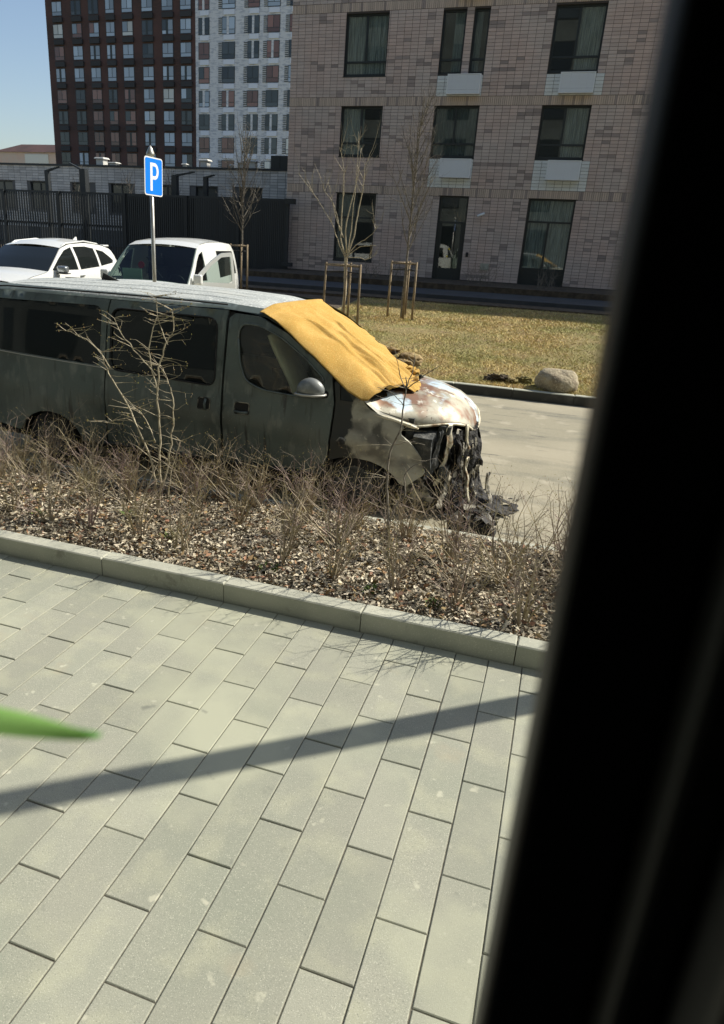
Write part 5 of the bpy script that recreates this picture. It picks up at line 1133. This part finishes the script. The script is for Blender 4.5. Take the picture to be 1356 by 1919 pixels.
# the letter P: stem and bowl
sh = MB()
stem = [(-.105, -.235), (-.04, -.235), (-.04, .225), (-.105, .225)]
sh.add([SP(a, b, .012) for a, b in stem], [(0, 1, 2, 3)])
outer = [(-.04, .225)] + [(.03 + .115 * math.cos(t), .09 + .135 * math.sin(t)) for t in np.linspace(math.pi / 2, -math.pi / 2, 14)] + [(-.04, -.045)]
inner = [(-.04, .17)] + [(.03 + .055 * math.cos(t), .09 + .08 * math.sin(t)) for t in np.linspace(math.pi / 2, -math.pi / 2, 14)] + [(-.04, .01)]
n = len(outer); sh.add([SP(a, b, .012) for a, b in outer] + [SP(a, b, .012) for a, b in inner], [(i, i + n, i + n + 1, i + 1) for i in range(n - 1)])
sh.build('letter_p', 'signwhite', pl)

# ------------------------------------------------------------------ street lamp beside the view that throws the long shadow
t = thing('lamp_post', 'grey lamp post in the planting bed, out of the picture to the right', 'lamp post', (2.42, 5.48, 0))
MB().tube([(0, 0, 0), (0, 0, 1), (0, 0, 7.5)], [.098, .088, .08], 16).build('pole', 'galv', t, True); MB().box((-.1, -.5, 7.5), (.1, .3, 7.58)).build('lamp_head', 'galv', t)

# ------------------------------------------------------------------ the building with the window we look out of
OB = thing('near_building', 'beige building whose window the view is taken from', 'building', (0, 0, 0)); OB['kind'] = 'structure'
ob = MB(); ob.box((-40, -.12, -.3), (-1.0, .26, 24)); ob.box((-1.0, -.12, -.3), (.62, .26, 1.62)); ob.box((-1.0, -.12, 3.6), (.62, .26, 24)); ob.box((.62, -.12, -.3), (40, .26, 24)); ob.box((-40, -12, -.3), (40, -4, 24)); ob.build('wall', 'own', OB)
rm = MB(); rm.box((-2.2, -3.6, .8), (2.2, -.12, .85)); rm.box((-2.2, -3.6, 3.7), (2.2, -.12, 3.75)); rm.box((-2.25, -3.6, .8), (-2.2, -.12, 3.75)); rm.box((2.2, -3.6, .8), (2.25, -.12, 3.75)); rm.box((-2.2, -3.65, .8), (2.2, -3.6, 3.75)); rm.build('room', 'room', OB)
wi = MB()
wpos = []
for r in range(7):
    for c in range(-9, 10):
        x = c * 3.3 - .9; z = 1.6 + 3.0 * r
        if r == 0 and c in (0,): continue
        wpos.append((x, z))
wd = MB().box((0, .262, 0), (1.6, .275, 1.75)).build('window', 'winframe', OB, loc=(wpos[0][0], 0, wpos[0][1]))
pn = MB().box((.08, .276, .08), (1.52, .28, 1.67)).build('pane', 'pane_dark', wd)
for x, z in wpos[1:]: w2_ = link('window', wd.data, OB, (x, 0, z)); link('pane', pn.data, w2_)
JX = .0106
WF_ = thing('window_frame', 'black aluminium window frame at the right edge, close to the camera', 'window frame', (JX, .2, 1.6))
j = MB(); j.box((0, .0, 0), (.035, .05, 2.0)); bevel(j.build('jamb', 'jamb', WF_), .004, 3)
j = MB(); j.box((.036, -.02, 0), (.05, .05, 2.0)); bevel(j.build('gasket', mk('grey_gasket', (.022, .022, .017), .6), WF_), .003, 2)
j = MB(); j.box((.051, -.05, 0), (.62, .05, 2.0)); bevel(j.build('inner_frame', 'jamb', WF_), .004, 2)
MB().box((-1.0, -.02, 0), (0, .05, .05)).build('sill_bar', 'jamb', WF_); MB().box((-1.05, -.02, .05), (-1.0, .05, 2.0)).build('jamb', 'jamb', WF_)
# houseplant on the sill, one leaf reaching into the view
HP = thing('houseplant', 'blurred green houseplant leaf reaching in from the left edge', 'houseplant', (-.46, .10, 1.66))
MB().tube([(0, 0, 0), (0, 0, .14), (0, 0, .15)], [.055, .075, .078], 18).build('pot', 'pot', HP, True)
def leafm(p0, p1, w_, sag, name='leaf'):
    p0, p1 = Vector(p0), Vector(p1); d = (p1 - p0); sd2 = d.cross(Vector((.25, 1, .1))).normalized()
    MB().grid(18, 5, lambda u, v: tuple(p0 + d * u + Vector((0, 0, sag * 4 * u * (1 - u))) + sd2 * (2 * v - 1) * w_ * (math.sin(math.pi * min(1, u * .94 + .06)) ** .6) + Vector((0, -.004 * abs(2 * v - 1), 0)))).build(name, 'leaf', HP, True)
MB().tube([(0, 0, .12), (.01, .01, .35), (.03, .03, .55)], [.006, .005, .004], 6).build('stem', 'leaf', HP, True)
leafm((-.33 + .46, .22 - .10, 2.407 - .240 - 1.66), (-.1625 + .46, .22 - .10, 2.407 - .2085 - 1.66), .0095, .004); MB().tube([(.02, .02, .5), (.08, .08, .53), (-.33 + .46, .12, 2.407 - .240 - 1.66)], .002, 5).build('leaf_stalk', 'leaf', HP, True)
for a in (1.8, 2.6, 3.4, 4.2): leafm((.02, .02, .45), (.02 + .18 * math.cos(a), .02 - abs(.12 * math.sin(a)), .55), .012, .03)
